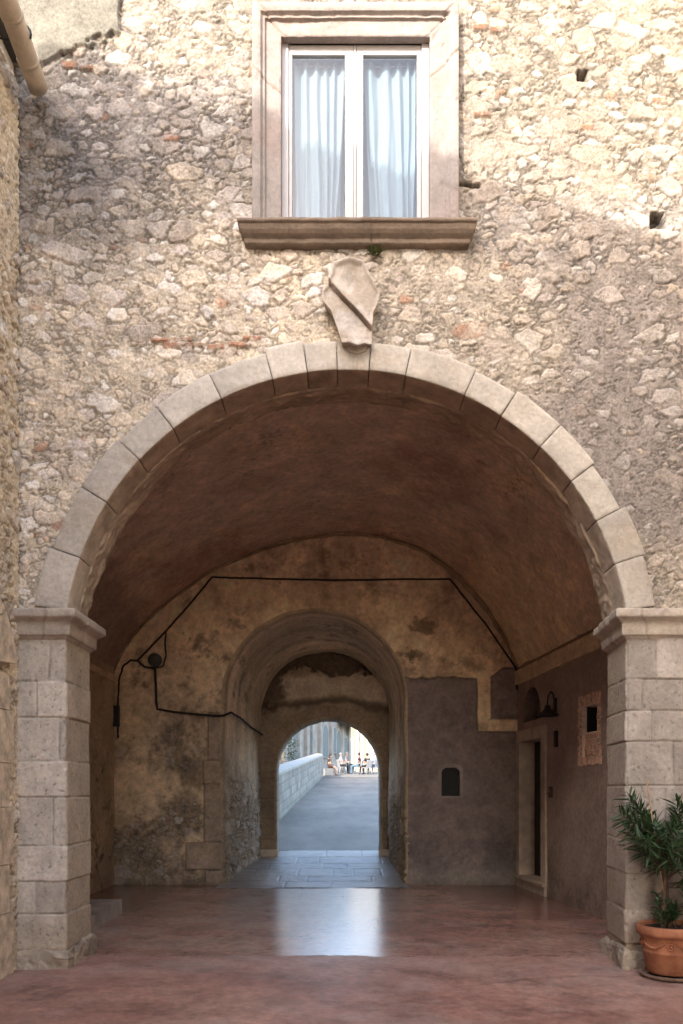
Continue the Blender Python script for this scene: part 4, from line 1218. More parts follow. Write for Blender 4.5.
# --- far gate wall
gw = thing('far_gate', 'brown stone gate wall with the small round arch opening onto the street', 'gate', (-.3, YG, .2))
gxl, gxr, gzs, gzb = PX(277, YG), PX(380, YG), 2.04, -.05
gr = (gxr - gxl) / 2; gcx = (gxl + gxr) / 2
st = .0165
U, V = np.meshgrid(np.arange(-2.0, 1.3, st), np.arange(-.05, 4.95, st))
px, py = 343 + U * S / YG, 792 - (V - 1.6) * S / YG
n1 = fbm(U, V, 1.2, 3200, 5, .6); n2 = fbm(U, V, 4, 3201, 6, .62); n3 = fbm(U, V, 16, 3202, 4)
c = np.ones(U.shape + (3,)) * rgb(.33, .245, .175); c = c * (.6 + .8 * n1)[..., None]
h = (n1 - .5) * .05 + (n2 - .5) * .04 + (n3 - .5) * .01
wx, wy = px + (n2 - .5) * 26, py + (n1 - .5) * 22
band = sst(282, 292, wx) * sst(672, 678, wy) * (1 - sst(698, 703, wy))
c = mix(c, rgb(.54, .43, .33) * (.75 + .5 * n2)[..., None], band); h = h * (1 - .6 * band) + band * .01
n4 = fbm(U, V, 2.2, 3210, 6, .7)
hole = 1 - sst(672, 678, py + (n4 - .5) * 46)
hole = np.maximum(hole, (1 - sst(268, 282, px + (n4 - .5) * 40)) * (1 - sst(700, 712, py + (n2 - .5) * 30)))
c = mix(c, rgb(.115, .08, .058) * (.5 + 1.1 * n2)[..., None], hole * .92); h -= hole * (.10 + .16 * n4)
slot = np.exp(-((wy - 706) / 4.0) ** 2) * sst(262, 272, px)
c = mix(c, rgb(.09, .065, .05), slot * .8); h -= slot * .05
rg = np.hypot(U - gcx, V - gzs); isring = (rg < gr + .28) & (V > gzs)
angk = np.arctan2(V - gzs, U - gcx); jr = np.exp(-((np.mod(angk * 11 / math.pi, 1) - .5) / .02) ** 2)
c = np.where(isring[..., None], mix(rgb(.30, .215, .15) * (.7 + .5 * n2)[..., None], rgb(.12, .085, .06), jr * .6), c)
h = np.where(isring, h * .4 + .012, h)
jamb = (V <= gzs)
jz = np.exp(-((np.mod(V / .42, 1) - .5) / .025) ** 2)
c = np.where(jamb[..., None], mix(rgb(.25, .18, .125) * (.55 + .85 * n2)[..., None], rgb(.07, .05, .04), jz * .6), c)
keep = ~(((rg < gr) & (V > gzs)) | ((U > gxl) & (U < gxr) & (V <= gzs)))
P = np.stack([U, np.full_like(U, YG), V], -1); Nn = np.zeros_like(P); Nn[..., 1] = -1
P_off(sheet('wall', P, Nn, h, c, M_plas, None, keep), gw).parent = gw
A2, N2 = arch_path(gxl, gxr, gzs, gzb, 120, 150)
Yv = np.concatenate([[YG - .03, YG - .025, YG - .005, YG + .02], np.arange(YG + .04, YG + .62, .02)])
fl = np.concatenate([[.05, .02, .004, 0], np.zeros(len(Yv) - 4)])
P = np.zeros((len(Yv), len(A2), 3)); P[..., 0] = A2[None, :, 0] - N2[None, :, 0] * fl[:, None]; P[..., 2] = A2[None, :, 1] - N2[None, :, 1] * fl[:, None]; P[..., 1] = Yv[:, None]
Nn = np.zeros_like(P); Nn[..., 0] = N2[None, :, 0]; Nn[..., 2] = N2[None, :, 1]
L2 = np.concatenate([[0], np.cumsum(np.hypot(*np.diff(A2, axis=0).T))]); SU, YY = np.meshgrid(L2, Yv)
n1 = fbm(SU, YY, 2, 3300, 5, .6); n3 = fbm(SU, YY, 14, 3301, 4)
c = np.ones(P.shape) * rgb(.33, .25, .18); c = c * (.6 + .75 * n1)[..., None]
jz = np.exp(-((np.mod(SU / .42, 1) - .5) / .03) ** 2); c = mix(c, rgb(.10, .07, .05), jz * .5)
P_off(sheet('reveal', P, Nn, (n1 - .5) * .05 + (n3 - .5) * .012 - jz * .01, c, M_plas, None, flip=False), gw).parent = gw
for xa, xb in ((-1.75, gxl + .02), (gxr - .02, 1.0)):
    mb = MB(); mb.box(xa, xb, YG - .07, YG + .02, .18, .41); mb.bevel(.03)
    P_off(mb.build('foot_stone', M_frame), gw).parent = gw
U, V = np.meshgrid(np.arange(-8, 8.01, .05), np.arange(-.6, 9.4, .05))
rg = np.hypot(U - gcx, V - gzs)
keep = ~(((rg < gr + .08) & (V > gzs)) | ((U > gxl - .08) & (U < gxr + .08) & (V <= gzs)))
P = np.stack([U, np.full_like(U, YG + .60), V], -1); Nn = np.zeros_like(P); Nn[..., 1] = 1
P_off(sheet('outer_face', P, Nn, U * 0, np.ones(P.shape) * rgb(.42, .36, .29), M_plas, None, keep, flip=True), gw).parent = gw

# ================================================================== GROUND
def struct(o): o['kind'] = 'structure'; return o
mb = MB()
def quad(mb, pts): mb.bm.faces.new([mb.bm.verts.new(p) for p in pts])
quad(mb, [(-40, -60, 0), (40, -60, 0), (40, YB + .2, 0), (-40, YB + .2, 0)])
struct(mb.build('courtyard_floor', M_floor))
# flagstones of the passage
st = .014
Xg, Yg = np.meshgrid(np.arange(-2.12, 1.14, st), np.arange(13.32, 17.35, st))
zf = np.interp(Yg, [13.3, 13.76, 16.6, 17.4], [.004, .03, .27, .335])
rowsy = [13.2, 13.95, 14.4, 15.2, 15.75, 16.5, 17.5]
jn = [list(np.cumsum([-2.3 + rng.uniform(0, .4)] + [rng.uniform(.35, 1.25) for q in range(8)])) for k in range(9)]
d, bid = ashlar(Xg, Yg, rowsy, jn, 3400)
n1 = fbm(Xg, Yg, 1.5, 3401, 5); n2 = fbm(Xg, Yg, 9, 3402, 4)
j = np.exp(-(d / .014) ** 2)
c = np.ones(Xg.shape + (3,)) * rgb(.42, .37, .30); c = c * (.8 + .3 * bid)[..., None] * (.75 + .45 * n1)[..., None]
sidew = np.maximum(sst(-1.1, -1.7, Xg) if False else (1 - sst(-1.75, -1.2, Xg + (n1 - .5) * .5)), sst(.55, 1.0, Xg + (n1 - .5) * .5))
c = mix(c, rgb(.20, .15, .12), sidew * .6)
c = mix(c, rgb(.20, .17, .14), j * .6)
P = np.stack([Xg, Yg, zf], -1); Nn = np.zeros_like(P); Nn[..., 2] = 1
struct(sheet('passage_paving', P, Nn, (bid - .5) * .004 - j * .006 + (n2 - .5) * .010 + (n1 - .5) * .03, c, M_flag, None))
# ramped road
prof = [(17.28, .325), (18.5, .46), (20, .60), (22.3, .765), (30, 1.265), (40, 1.915), (48.3, 2.455)]
ry = np.array([p[0] for p in prof]); rz_ = np.array([p[1] for p in prof])
def road_z(y): return float(np.interp(y, np.concatenate([ry, [54, 90, 300]]), np.concatenate([rz_, [2.93, 3.6, 5]])))
Xg, Yg = np.meshgrid(np.linspace(-2.4, 9, 24), np.linspace(17.28, 48.3, 120))
P = np.stack([Xg, Yg, np.interp(Yg, ry, rz_)], -1); Nn = np.zeros_like(P); Nn[..., 2] = 1
struct(sheet('road', P, Nn, (fbm(Xg, Yg, .4, 3500, 4) - .5) * .03, np.ones(P.shape), M_asph, None))
Xg, Yg = np.meshgrid(np.linspace(-14, 16, 30), np.linspace(48.2, 96, 80))
P = np.stack([Xg, Yg, np.interp(Yg, [48.2, 48.5, 54, 96], [2.44, 2.50, 2.95, 3.7])], -1); Nn = np.zeros_like(P); Nn[..., 2] = 1
struct(sheet('pavement', P, Nn, Xg * 0 + .03, np.ones(P.shape), M_pave, None))
Xg, Yg = np.meshgrid(np.linspace(-300, 300, 60), np.concatenate([[17.25], np.linspace(18, 90, 50), [150, 400]]))
P = np.stack([Xg, Yg, np.interp(Yg, [17.25, 22, 48.3, 54, 90, 400], [.1, .5, 2.15, 2.6, 3.3, 6])], -1); Nn = np.zeros_like(P); Nn[..., 2] = 1
struct(sheet('ground', P, Nn, Xg * 0, np.ones(P.shape), M_ground, None))

# ================================================================== BEYOND THE GATE
# parapet
pa, pb = Vector((-1.93, 17.4, 0)), Vector((-1.27, 48.3, 0))
par_ = thing('parapet', 'pale block parapet with a smooth coping climbing along the left of the road', 'wall', (pa.x, 17.4, .3))
Ll = (pb - pa).length
Sg, Vg = np.meshgrid(np.arange(0, Ll, .035), np.arange(-.15, 1.30, .03))
rws = [-.3, .13, .42, .71, 1.0, 1.35]
jj = [[.3 * (k % 2) + q * (.95) for q in range(0, 40)] for k in range(5)]
d, bid = ashlar(Sg, Vg, rws, jj, 3600)
j = np.exp(-(d / .02) ** 2)
c = np.ones(Sg.shape + (3,)) * rgb(.34, .305, .26); c = c * (.82 + .34 * bid)[..., None] * (.8 + .4 * fbm(Sg, Vg, 1.5, 3601, 5))[..., None]
pil = np.exp(-((np.mod(Sg, 4.6) - 2.3) / .05) ** 2)
c = mix(c, rgb(.2, .2, .2), j * .6); c = mix(c, rgb(.25, .25, .25), pil * .6)
c = mix(c, rgb(.22, .23, .18), (1 - sst(.0, .28, Vg + (fbm(Sg, Vg, 3, 3602, 4) - .5) * .3)) * .7)
X = pa.x + (pb.x - pa.x) * Sg / Ll; Y = pa.y + (pb.y - pa.y) * Sg / Ll
Zr = np.interp(Y, ry, rz_)
P = np.stack([X, Y, Zr + Vg], -1); Nn = np.zeros_like(P); Nn[..., 0] = 1
P_off(sheet('blocks', P, Nn, -.02 * j + (bid - .5) * .02, c, M_ash, None), par_).parent = par_
mb = MB()
M_cop = mat_plain('coping_stone', (.42, .38, .325), rough=.8, var=.12, sc=3)
ys = np.arange(17.4, 48.3, 1.3)
for a, b in zip(ys, list(ys[1:]) + [48.35]):
    f = lambda y: pa.x + (pb.x - pa.x) * (y - pa.y) / (pb.y - pa.y)
    z0, z1 = float(np.interp(a, ry, rz_)), float(np.interp(b, ry, rz_))
    pts = []
    for (x, z) in ((.06, 1.30), (.06, 1.38), (.0, 1.44), (-.25, 1.48), (-.47, 1.44), (-.53, 1.38), (-.53, 1.30)):
        pts.append((x, z))
    va = [mb.bm.verts.new((f(a) + x, a + .004, z0 + z)) for x, z in pts]; vb = [mb.bm.verts.new((f(b) + x, b - .004, z1 + z)) for x, z in pts]
    n = len(pts)
    for i in range(n): mb.bm.faces.new((va[i], va[(i + 1) % n], vb[(i + 1) % n], vb[i]))
    mb.bm.faces.new(va); mb.bm.faces.new(vb)
P_off(mb.build('coping', M_cop), par_).parent = par_
mb = MB()
for a, b in zip(ys, list(ys[1:]) + [48.3]):
    f = lambda y: pa.x + (pb.x - pa.x) * (y - pa.y) / (pb.y - pa.y)
    z0, z1 = float(np.interp(a, ry, rz_)), float(np.interp(b, ry, rz_))
    mb.prism([(f(a) - .03, a, z0 - 1), (f(b) - .03, b, z1 - 1), (f(b) - .03, b, z1 + 1.29), (f(a) - .03, a, z0 + 1.29)], (-.42, 0, 0))
P_off(mb.build('core', M_cop), par_).parent = par_

# buildings seen through the far arch
def facade_frame(ax, ay, bx_, by_):
    a = Vector((ax, ay, 0)); b = Vector((bx_, by_, 0)); d = (b - a).normalized(); n = Vector((d.y, -d.x, 0))
    def f(s, out, z): return a + d * s + n * out + Vector((0, 0, z))
    return f, (b - a).length
def fbox(mb, f, s0, s1, o0, o1, z0, z1):
    vs = [mb.bm.verts.new(f(s, o, z)) for z in (z0, z1) for o in (o0, o1) for s in (s0, s1)]
    for q in ((0, 2, 3, 1), (4, 5, 7, 6), (0, 1, 5, 4), (2, 6, 7, 3), (0, 4, 6, 2), (1, 3, 7, 5)): mb.bm.faces.new([vs[i] for i in q])
def arched(mb, f, s0, s1, z0, z1, o0, o1):
    r = (s1 - s0) / 2; c_ = (s0 + s1) / 2
    pts = [(s0, z0), (s1, z0)] + [(c_ + r * math.cos(a), z1 - r + r * math.sin(a)) for a in np.linspace(0, math.pi, 12)]
    A = [mb.bm.verts.new(f(s, o0, z)) for s, z in pts]; B = [mb.bm.verts.new(f(s, o1, z)) for s, z in pts]
    mb.bm.faces.new(A); mb.bm.faces.new(B[::-1]); n = len(pts)
    for i in range(n): mb.bm.faces.new((A[i], A[(i + 1) % n], B[(i + 1) % n], B[i]))
def facade_s(f, L, x):
    best = min(np.linspace(0, L, 800), key=lambda s: abs(343 + f(s, 0, 0).x * S / f(s, 0, 0).y - x)); return float(best)

# grey palace on the left
ax, ay, bx_, by_ = PX(281, 50), 50.0, PX(349, 70), 70.0
f, L = facade_frame(ax, ay, bx_, by_)
bl = thing('stone_palace', 'grey stone town house with tall arched windows behind the parapet', 'building', (ax, ay, 2.5))
mb = MB(); fbox(mb, f, 0, L, -6, 0, 1.5, 11); P_off(mb.build('wall', M_far), bl).parent = bl
for xa in (283, 298, 305.5, 311, 319, 330, 341, 347.5):
    s0 = facade_s(f, L, xa)
    mb = MB(); fbox(mb, f, s0 - .35, s0 + .35, .001, .22, 1.5, 10.2); fbox(mb, f, s0 - .45, s0 + .45, .002, .30, 1.5, 3.6)
    P_off(mb.build('pilaster', M_far), bl).parent = bl
for (x0, x1, y0, y1, arch) in ((286, 290, 727, 764, 0), (292, 296, 725, 764, 0), (307.2, 310, 722, 760, 0), (322, 327, 725, 757, 1), (332, 335, 728, 752, 0), (336, 339.5, 731, 757, 1), (343, 346, 738, 758, 0)):
    s0, s1 = facade_s(f, L, x0), facade_s(f, L, x1); Ym = f((s0 + s1) / 2, 0, 0).y
    z0, z1 = PZ(y1, Ym), PZ(y0, Ym)
    wroot = link(bpy.data.objects.new('window', None), bl)
    mb = MB()
    (arched if arch else (lambda m, f, a, b, c, d, e, g: fbox(m, f, a, b, e, g, c, d)))(mb, f, s0 - .25, s1 + .25, z0 - .1, z1 + .25, .001, .10)
    P_off(mb.build('frame', M_far), bl).parent = wroot
    mb = MB(); (arched if arch else (lambda m, f, a, b, c, d, e, g: fbox(m, f, a, b, e, g, c, d)))(mb, f, s0, s1, z0, z1, .05, .115)
    P_off(mb.build('pane', M_shut), bl).parent = wroot
mb = MB(); fbox(mb, f, -.3, L + .3, .002, .45, 10.2, 10.6); P_off(mb.build('cornice', M_fard), bl).parent = bl
s0 = facade_s(f, L, 337); s1 = facade_s(f, L, 348.5)
mb = MB(); Ym = f((s0 + s1) / 2, 0, 0).y
z_ = PZ(727, Ym)
vs = [mb.bm.verts.new(p) for p in (f(s0, .003, z_ + .55), f(s1, .003, z_ + .55), f(s1 + .3, 1.0, z_), f(s0, 1.0, z_), f(s0, .003, z_ + .4), f(s1, .003, z_ + .4), f(s1 + .3, 1.0, z_ - .12), f(s0, 1.0, z_ - .12))]
for q in ((0, 1, 2, 3), (7, 6, 5, 4), (3, 2, 6, 7), (0, 3, 7, 4), (1, 5, 6, 2)): mb.bm.faces.new([vs[i] for i in q])
P_off(mb.build('canopy', M_roof), bl).parent = bl

# sunlit cream house across the square
f, L = facade_frame(PX(340, 90), 90.0, PX(400, 90) + 3, 89.0)
cr = thing('cream_house', 'sunlit cream rendered house closing the square beyond the seated people', 'building', (PX(370, 90), 90, 3.6))
mb = MB(); fbox(mb, f, 0, L, -6, 0, 2.5, 15); P_off(mb.build('wall', M_cream), cr).parent = cr
for (x0, x1, y0, y1, m_) in ((356, 359.5, 700, 768, M_far), (371.5, 374, 700, 768, M_far)):
    s0, s1 = facade_s(f, L, x0), facade_s(f, L, x1)
    mb = MB(); fbox(mb, f, s0, s1, .001, .25, 2.5, 13.9); P_off(mb.build('pilaster', m_), cr).parent = cr
for (x0, x1, y0, y1) in ((349, 352.5, 740, 768), (361.8, 363, 722, 764), (367.5, 370.5, 735, 768), (376, 379, 728, 768)):
    s0, s1 = facade_s(f, L, x0), facade_s(f, L, x1); z0, z1 = PZ(y1, 90), PZ(y0, 90)
    wroot = link(bpy.data.objects.new('window', None), cr)
    mb = MB(); fbox(mb, f, s0 - .12, s1 + .12, .002, .09, z0 - .1, z1 + .15); P_off(mb.build('frame', M_fard), cr).parent = wroot
    mb = MB(); fbox(mb, f, s0, s1, .05, .10, z0, z1); P_off(mb.build('pane', M_shut), cr).parent = wroot
mb = MB(); fbox(mb, f, -.2, L, .002, .35, 14, 14.4); P_off(mb.build('cornice', M_cream), cr).parent = cr

# white house far left
f, L = facade_frame(PX(262, 46), 46.0, PX(283, 46), 46.5)
wh = thing('white_house', 'bright white house end seen at the left edge of the far arch', 'building', (PX(270, 46), 46, 2))
mb = MB(); fbox(mb, f, -3, L, -1.5, 0, 1, 8); P_off(mb.build('wall', M_cream), wh).parent = wh
s0, s1 = facade_s(f, L, 277.5), facade_s(f, L, 280)
wr = link(bpy.data.objects.new('window', None), wh)
mb = MB(); fbox(mb, f, s0, s1, .002, .07, PZ(768, 46), PZ(752, 46)); P_off(mb.build('frame', M_fard), wh).parent = wr
mb = MB(); fbox(mb, f, s0 + .06, s1 - .06, .03, .075, PZ(767, 46), PZ(753, 46)); P_off(mb.build('pane', M_pane), wh).parent = wr
mb = MB(); fbox(mb, f, -3.2, L + .2, -1.7, .25, 8.01, 8.2); P_off(mb.build('roof', M_roof), wh).parent = wh

# shrub behind the parapet
shb = thing('shrub', 'green shrub rising behind the parapet in front of the grey town house', 'shrub', (PX(291.5, 44), 44, 2.0))
mb = MB()
for k in range(420):
    p = Vector((rng.gauss(0, .22), rng.gauss(0, .3), rng.uniform(.6, 2.5))); a = rng.uniform(0, 6.28)
    d = Vector((math.cos(a), math.sin(a), rng.uniform(-.4, .8))).normalized() * .13; s_ = d.cross(Vector((.3, .2, 1))).normalized() * .05
    mb.bm.faces.new([mb.bm.verts.new(v) for v in (p, p + d * .5 + s_, p + d, p + d * .5 - s_)])
mb.build('foliage', M_weed, shb)
mb = MB(); mb.tube([(0, 0, -.1), (.03, 0, .7), (0, .05, 2.2)], [.04, .03, .012], 6); mb.build('trunk', M_stem, shb)

# ------------------------------------------------------------------ chairs and people on the square
def make_chair():
    t = thing('plastic_chair', 'x', 'chair', (0, 0, 0), 0, 'white plastic chairs on the square')
    mb = MB(); mb.box(-.23, .23, -.22, .22, .42, .445); mb.bevel(.012); mb.build('seat', M_plastic, t)
    mb = MB()
    n = 9
    for k in range(5):
        x = -.18 + k * .09
        mb.prism([(x - .032, -.20, .445), (x + .032, -.20, .445), (x + .036, -.29, .86), (x - .036, -.29, .86)], (0, -.018, 0))
    mb.prism([(-.24, -.285, .83), (.24, -.285, .83), (.20, -.30, .92), (-.20, -.30, .92)], (0, -.022, 0))
    mb.build('backrest', M_plastic, t)
    for sx in (-1, 1):
        for sy in (-1, 1):
            mb = MB(); mb.tube([(sx * .20, sy * .19, .43), (sx * .26, sy * .25, 0)], [.028, .018], 8); mb.build('leg', M_plastic, t)
        mb = MB(); mb.tube([(sx * .25, -.26, .66), (sx * .265, 0, .67), (sx * .26, .19, .655), (sx * .235, .21, .44)], .02, 8); mb.build('armrest', M_plastic, t)
    return t

def mat_cloth(name, c): return mat_plain(name, c, rough=.95, var=.2, sc=10, bs=.2)
M_skin = mat_plain('skin', (.42, .26, .19), rough=.6, var=.08, bs=0)
M_shoe = mat_plain('dark_shoe', (.03, .028, .026), rough=.6)
def person(label, loc, rz, shirt, legs, hair, pose='chair', long_hair=False, lean=0.0, bare=False):
    root = thing('person', label, 'person', loc, rz)
    sh_ = .45
    J = {'pelvis': (0, -.05, sh_ + .09), 'waist': (0, -.08 + lean * .1, sh_ + .27), 'chest': (0, -.10 + lean * .35, sh_ + .47), 'neck': (0, -.09 + lean * .5, sh_ + .63), 'jaw': (0, -.06 + lean * .55, sh_ + .70), 'head': (0, -.06 + lean * .6, sh_ + .79), 'top': (0, -.07 + lean * .6, sh_ + .86)}
    rad = {'pelvis': (.16, .13), 'waist': (.135, .10), 'chest': (.155, .105), 'neck': (.055, .055), 'jaw': (.065, .075), 'head': (.078, .095), 'top': (.05, .06)}
    E_ = [('pelvis', 'waist'), ('waist', 'chest'), ('chest', 'neck'), ('neck', 'jaw'), ('jaw', 'head'), ('head', 'top')]
    kind = {k: 'shirt' for k in ('pelvis', 'waist', 'chest')}; kind.update({k: 'skin' for k in ('neck', 'jaw', 'head', 'top')}); kind['pelvis'] = 'legs'
    for s_, sn in ((-1, 'l'), (1, 'r')):
        ch = Vector(J['chest'])
        J['sho' + sn] = ch + Vector((s_ * .17, 0, .07)); J['elb' + sn] = ch + Vector((s_ * .24, .06, -.19)); J['wri' + sn] = ch + Vector((s_ * .13, .26, -.24)); J['han' + sn] = ch + Vector((s_ * .08, .33, -.22))
        rad.update({'sho' + sn: (.065, .065), 'elb' + sn: (.045, .045), 'wri' + sn: (.03, .03), 'han' + sn: (.038, .022)})
        E_ += [('chest', 'sho' + sn), ('sho' + sn, 'elb' + sn), ('elb' + sn, 'wri' + sn), ('wri' + sn, 'han' + sn)]
        kind.update({'sho' + sn: 'shirt', 'elb' + sn: 'skin', 'wri' + sn: 'skin', 'han' + sn: 'skin'})
        J['hip' + sn] = (s_ * .10, .02, sh_ + .07); J['kne' + sn] = (s_ * .13, .43, sh_ + .06); J['ank' + sn] = (s_ * .13, .42, .08); J['toe' + sn] = (s_ * .14, .58, .035)
        rad.update({'hip' + sn: (.095, .09), 'kne' + sn: (.065, .065), 'ank' + sn: (.042, .042), 'toe' + sn: (.042, .03)})
        E_ += [('pelvis', 'hip' + sn), ('hip' + sn, 'kne' + sn), ('kne' + sn, 'ank' + sn), ('ank' + sn, 'toe' + sn)]
        kind.update({'hip' + sn: 'legs', 'kne' + sn: 'skin' if bare else 'legs', 'ank' + sn: 'skin' if bare else 'legs', 'toe' + sn: 'shoe'})
    names = list(J)
    me = bpy.data.meshes.new('body'); me.from_pydata([tuple(J[k]) for k in names], [(names.index(a), names.index(b)) for a, b in E_], [])
    o = bpy.data.objects.new('body', me); link(o)
    md = o.modifiers.new('skin', 'SKIN'); md.use_smooth_shade = True
    if not me.skin_vertices: me.skin_vertices.new()
    for i, k in enumerate(names): me.skin_vertices[0].data[i].radius = rad[k]
    me.skin_vertices[0].data[0].use_root = True
    sb = o.modifiers.new('sub', 'SUBSURF'); sb.levels = sb.render_levels = 1
    dg = bpy.context.evaluated_depsgraph_get(); dg.update()
    ev = bpy.data.meshes.new_from_object(o.evaluated_get(dg))
    bpy.data.objects.remove(o)
    ks = ['skin', 'shirt', 'legs', 'shoe']
    mats = {'skin': M_skin, 'shirt': shirt, 'legs': legs, 'shoe': M_shoe}
    ev.materials.clear()
    for k in ks: ev.materials.append(mats[k])
    seg = []
    for a, b in E_:
        seg.append((Vector(J[a]), Vector(J[b]), a, b))
    for p in ev.polygons:
        c_ = Vector(p.center); bk, bd = 'shirt', 9
        for a, b, ka, kb in seg:
            t = max(0, min(1, (c_ - a).dot(b - a) / max(1e-6, (b - a).length_squared))); dd_ = (c_ - a.lerp(b, t)).length
            if dd_ < bd: bd = dd_; bk = kind[ka] if t < .5 else kind[kb]
        p.material_index = ks.index(bk)
    ev.name = 'body'
    ob = link(bpy.data.objects.new('body', ev), root)
    hd = Vector(J['head'])
    mb = MB(); mb.ball(hd + Vector((0, -.025, .03)), .108, 2, (.88, 1.0, .98))
    for v in mb.bm.verts:
        if v.co.y > hd.y + .045 and v.co.z < hd.z + .07: v.co.y = hd.y + .03
    if long_hair: mb.ball(hd + Vector((0, -.08, -.14)), .10, 2, (1.05, .7, 1.7))
    mb.build('hair', hair, root)
    mb = MB(); mb.ball(hd + Vector((0, .098, -.01)), .016, 1, (.8, 1.1, 1.3)); mb.build('nose', M_skin, root)
    for sx in (-1, 1):
        mb = MB(); mb.ball(hd + Vector((sx * .083, 0, -.005)), .022, 1, (.4, .8, 1.3)); mb.build('ear', M_skin, root)
    return root
C_ = {k: mat_cloth(k, v) for k, v in dict(lilac_shirt=(.36, .30, .33), grey_shirt=(.26, .25, .26), maroon_top=(.075, .02, .025), black_top=(.022, .022, .028), brown_top=(.06, .03, .022), pale_blue_shirt=(.35, .48, .60), denim=(.10, .19, .28), dark_trousers=(.025, .025, .03), blue_shirt=(.08, .14, .28), red_brown_skirt=(.12, .05, .04)).items()}
M_hd = mat_plain('dark_hair', (.025, .016, .012), rough=.6, var=.3); M_hg = mat_plain('grey_hair', (.25, .24, .23), rough=.7)
Yp = 51.5
ppl = [
    ('woman with long dark hair and brown top sitting by the end of the parapet', 329.0, 49.6, -80, 'brown_top', 'red_brown_skirt', M_hd, True, .3, True, 'low stone block under the woman in the brown top'),
    ('person in a lilac shirt seated on the leftmost white chair facing right', 342.0, 51.4, -70, 'lilac_shirt', 'dark_trousers', M_hg, False, .0, False, 'white plastic chair under the person in the lilac shirt'),
    ('person in a grey shirt seated just right of the lilac shirt', 346.6, 53.0, -100, 'grey_shirt', 'dark_trousers', M_hg, False, .15, False, 'white plastic chair under the person in the grey shirt'),
    ('person in a maroon top and blue jeans seated in the middle of the group', 358.5, 51.4, 75, 'maroon_top', 'denim', M_hd, False, .1, False, 'white plastic chair under the person in the maroon top'),
    ('person in a black top seated with back turned on a white chair', 366.5, 50.6, 40, 'black_top', 'dark_trousers', M_hd, False, .05, False, 'white plastic chair under the person in the black top'),
    ('person in a pale blue shirt seated towards the right of the group', 373.5, 51.2, 60, 'pale_blue_shirt', 'denim', M_hg, False, .1, False, 'white plastic chair under the person in the pale blue shirt'),
    ('person in a dark blue shirt partly hidden by the right side of the far arch', 378.8, 53.0, 90, 'blue_shirt', 'dark_trousers', M_hd, False, .0, False, 'white plastic chair under the person in the dark blue shirt'),
]
def sq_z(y): return float(np.interp(y, [48.2, 48.5, 54, 90], [2.44, 2.50, 2.95, 3.6])) + .03
first = None
for (lb, x, Y, rz, a, b, hr, lh, ln, br, cl) in ppl:
    X = PX(x, Y); z = sq_z(Y)
    person(lb, (X, Y, z), R(rz), C_[a], C_[b], hr, long_hair=lh, lean=ln, bare=br)
    if first is not None or 'chair' in cl:
        if first is None: first = make_chair(); ch = first
        else: ch = copy_tree(first)
        ch.location = (X, Y, z); ch.rotation_euler = (0, 0, R(rz)); ch['label'] = cl
    else:
        mb = MB(); mb.box(-.3, .3, -.3, .2, 0, .44); mb.bevel(.03)
        bo = mb.build('stone_block', M_cop); bo.location = (X, Y, z); bo.rotation_euler = (0, 0, R(rz)); tag(bo, cl, 'stone block')

# ================================================================== POTTED OLEANDER
pc = Vector((2.835, 6.92, 0))
pot = thing('plant_pot', 'terracotta pot with a moulded garland on a saucer at the foot of the right pier', 'plant pot', tuple(pc))
mb = MB()
mb.lathe([(.001, .045), (.19, .045), (.195, .06), (.20, .075), (.205, .08), (.228, .22), (.233, .226), (.233, .236), (.229, .242), (.246, .345), (.252, .352), (.254, .365), (.268, .37), (.283, .38), (.288, .40), (.288, .43), (.283, .45), (.272, .458), (.258, .456), (.25, .44), (.24, .40)], 72)
o = mb.build('body', M_terra, pot)
mb = MB()
def onpot(a, z, out=0.0):
    r = float(np.interp(z, [.08, .22, .345], [.205, .230, .246])) + out
    return Vector((r * math.cos(a), r * math.sin(a), z))
a0 = math.atan2(-1, -.40)
for k in range(5):
    ac = a0 + k * 2 * math.pi / 5
    mb.tube([onpot(ac + .015 * 0 + .11 * math.cos(q) , .295 + .026 * math.sin(q), .004) for q in np.linspace(0, 2 * math.pi, 18)], .006, 6)
    mb.ball(onpot(ac, .295, .004), .013, 1)
    for q in range(14):
        t_ = (q + .5) / 14; aa = ac + .17 + t_ * .92
        mb.ball(onpot(aa, .325 - .05 * math.sin(math.pi * t_), .004), .008 + .006 * math.sin(math.pi * t_), 1)
mb.build('garland', M_terra, pot)
mb = MB(); mb.lathe([(.001, .004), (.21, .004), (.245, .012), (.262, .038), (.255, .044), (.235, .022), (.20, .02), (.001, .02)], 60); mb.build('saucer', mat_plain('old_saucer', (.20, .13, .095), rough=.85, var=.3, sc=8), pot)
mb = MB(); mb.lathe([(.001, .425), (.12, .43), (.245, .42)], 40); mb.build('soil', M_soil, pot)

ole = thing('oleander', 'young oleander with narrow dark leaves and a cane growing in the terracotta pot', 'plant', (pc.x, pc.y, .42))
rp = random.Random(11)
leaves = MB(); stems = MB()
def leaf(bm, b, d, L, w):
    d = d.normalized(); up = Vector((0, 0, 1)); s_ = d.cross(up)
    if s_.length < .05: s_ = Vector((1, 0, 0))
    s_ = s_.normalized(); n_ = s_.cross(d).normalized()
    roll = rp.uniform(-.7, .7); s2 = s_ * math.cos(roll) + n_ * math.sin(roll)
    sag = rp.uniform(.02, .22) * L
    pts = []
    for t, ww in ((0, .12), (.25, .8), (.5, 1), (.75, .72), (1, .03)):
        c_ = b + d * L * t - Vector((0, 0, sag * t * t))
        fold = n_ * (w * ww * .35)
        pts.append((bm.verts.new(c_ + s2 * w * ww + fold), bm.verts.new(c_), bm.verts.new(c_ - s2 * w * ww + fold)))
    for p, q in zip(pts, pts[1:]):
        f1 = bm.faces.new((p[0], p[1], q[1], q[0])); f2 = bm.faces.new((p[1], p[2], q[2], q[1])); f1.smooth = f2.smooth = True
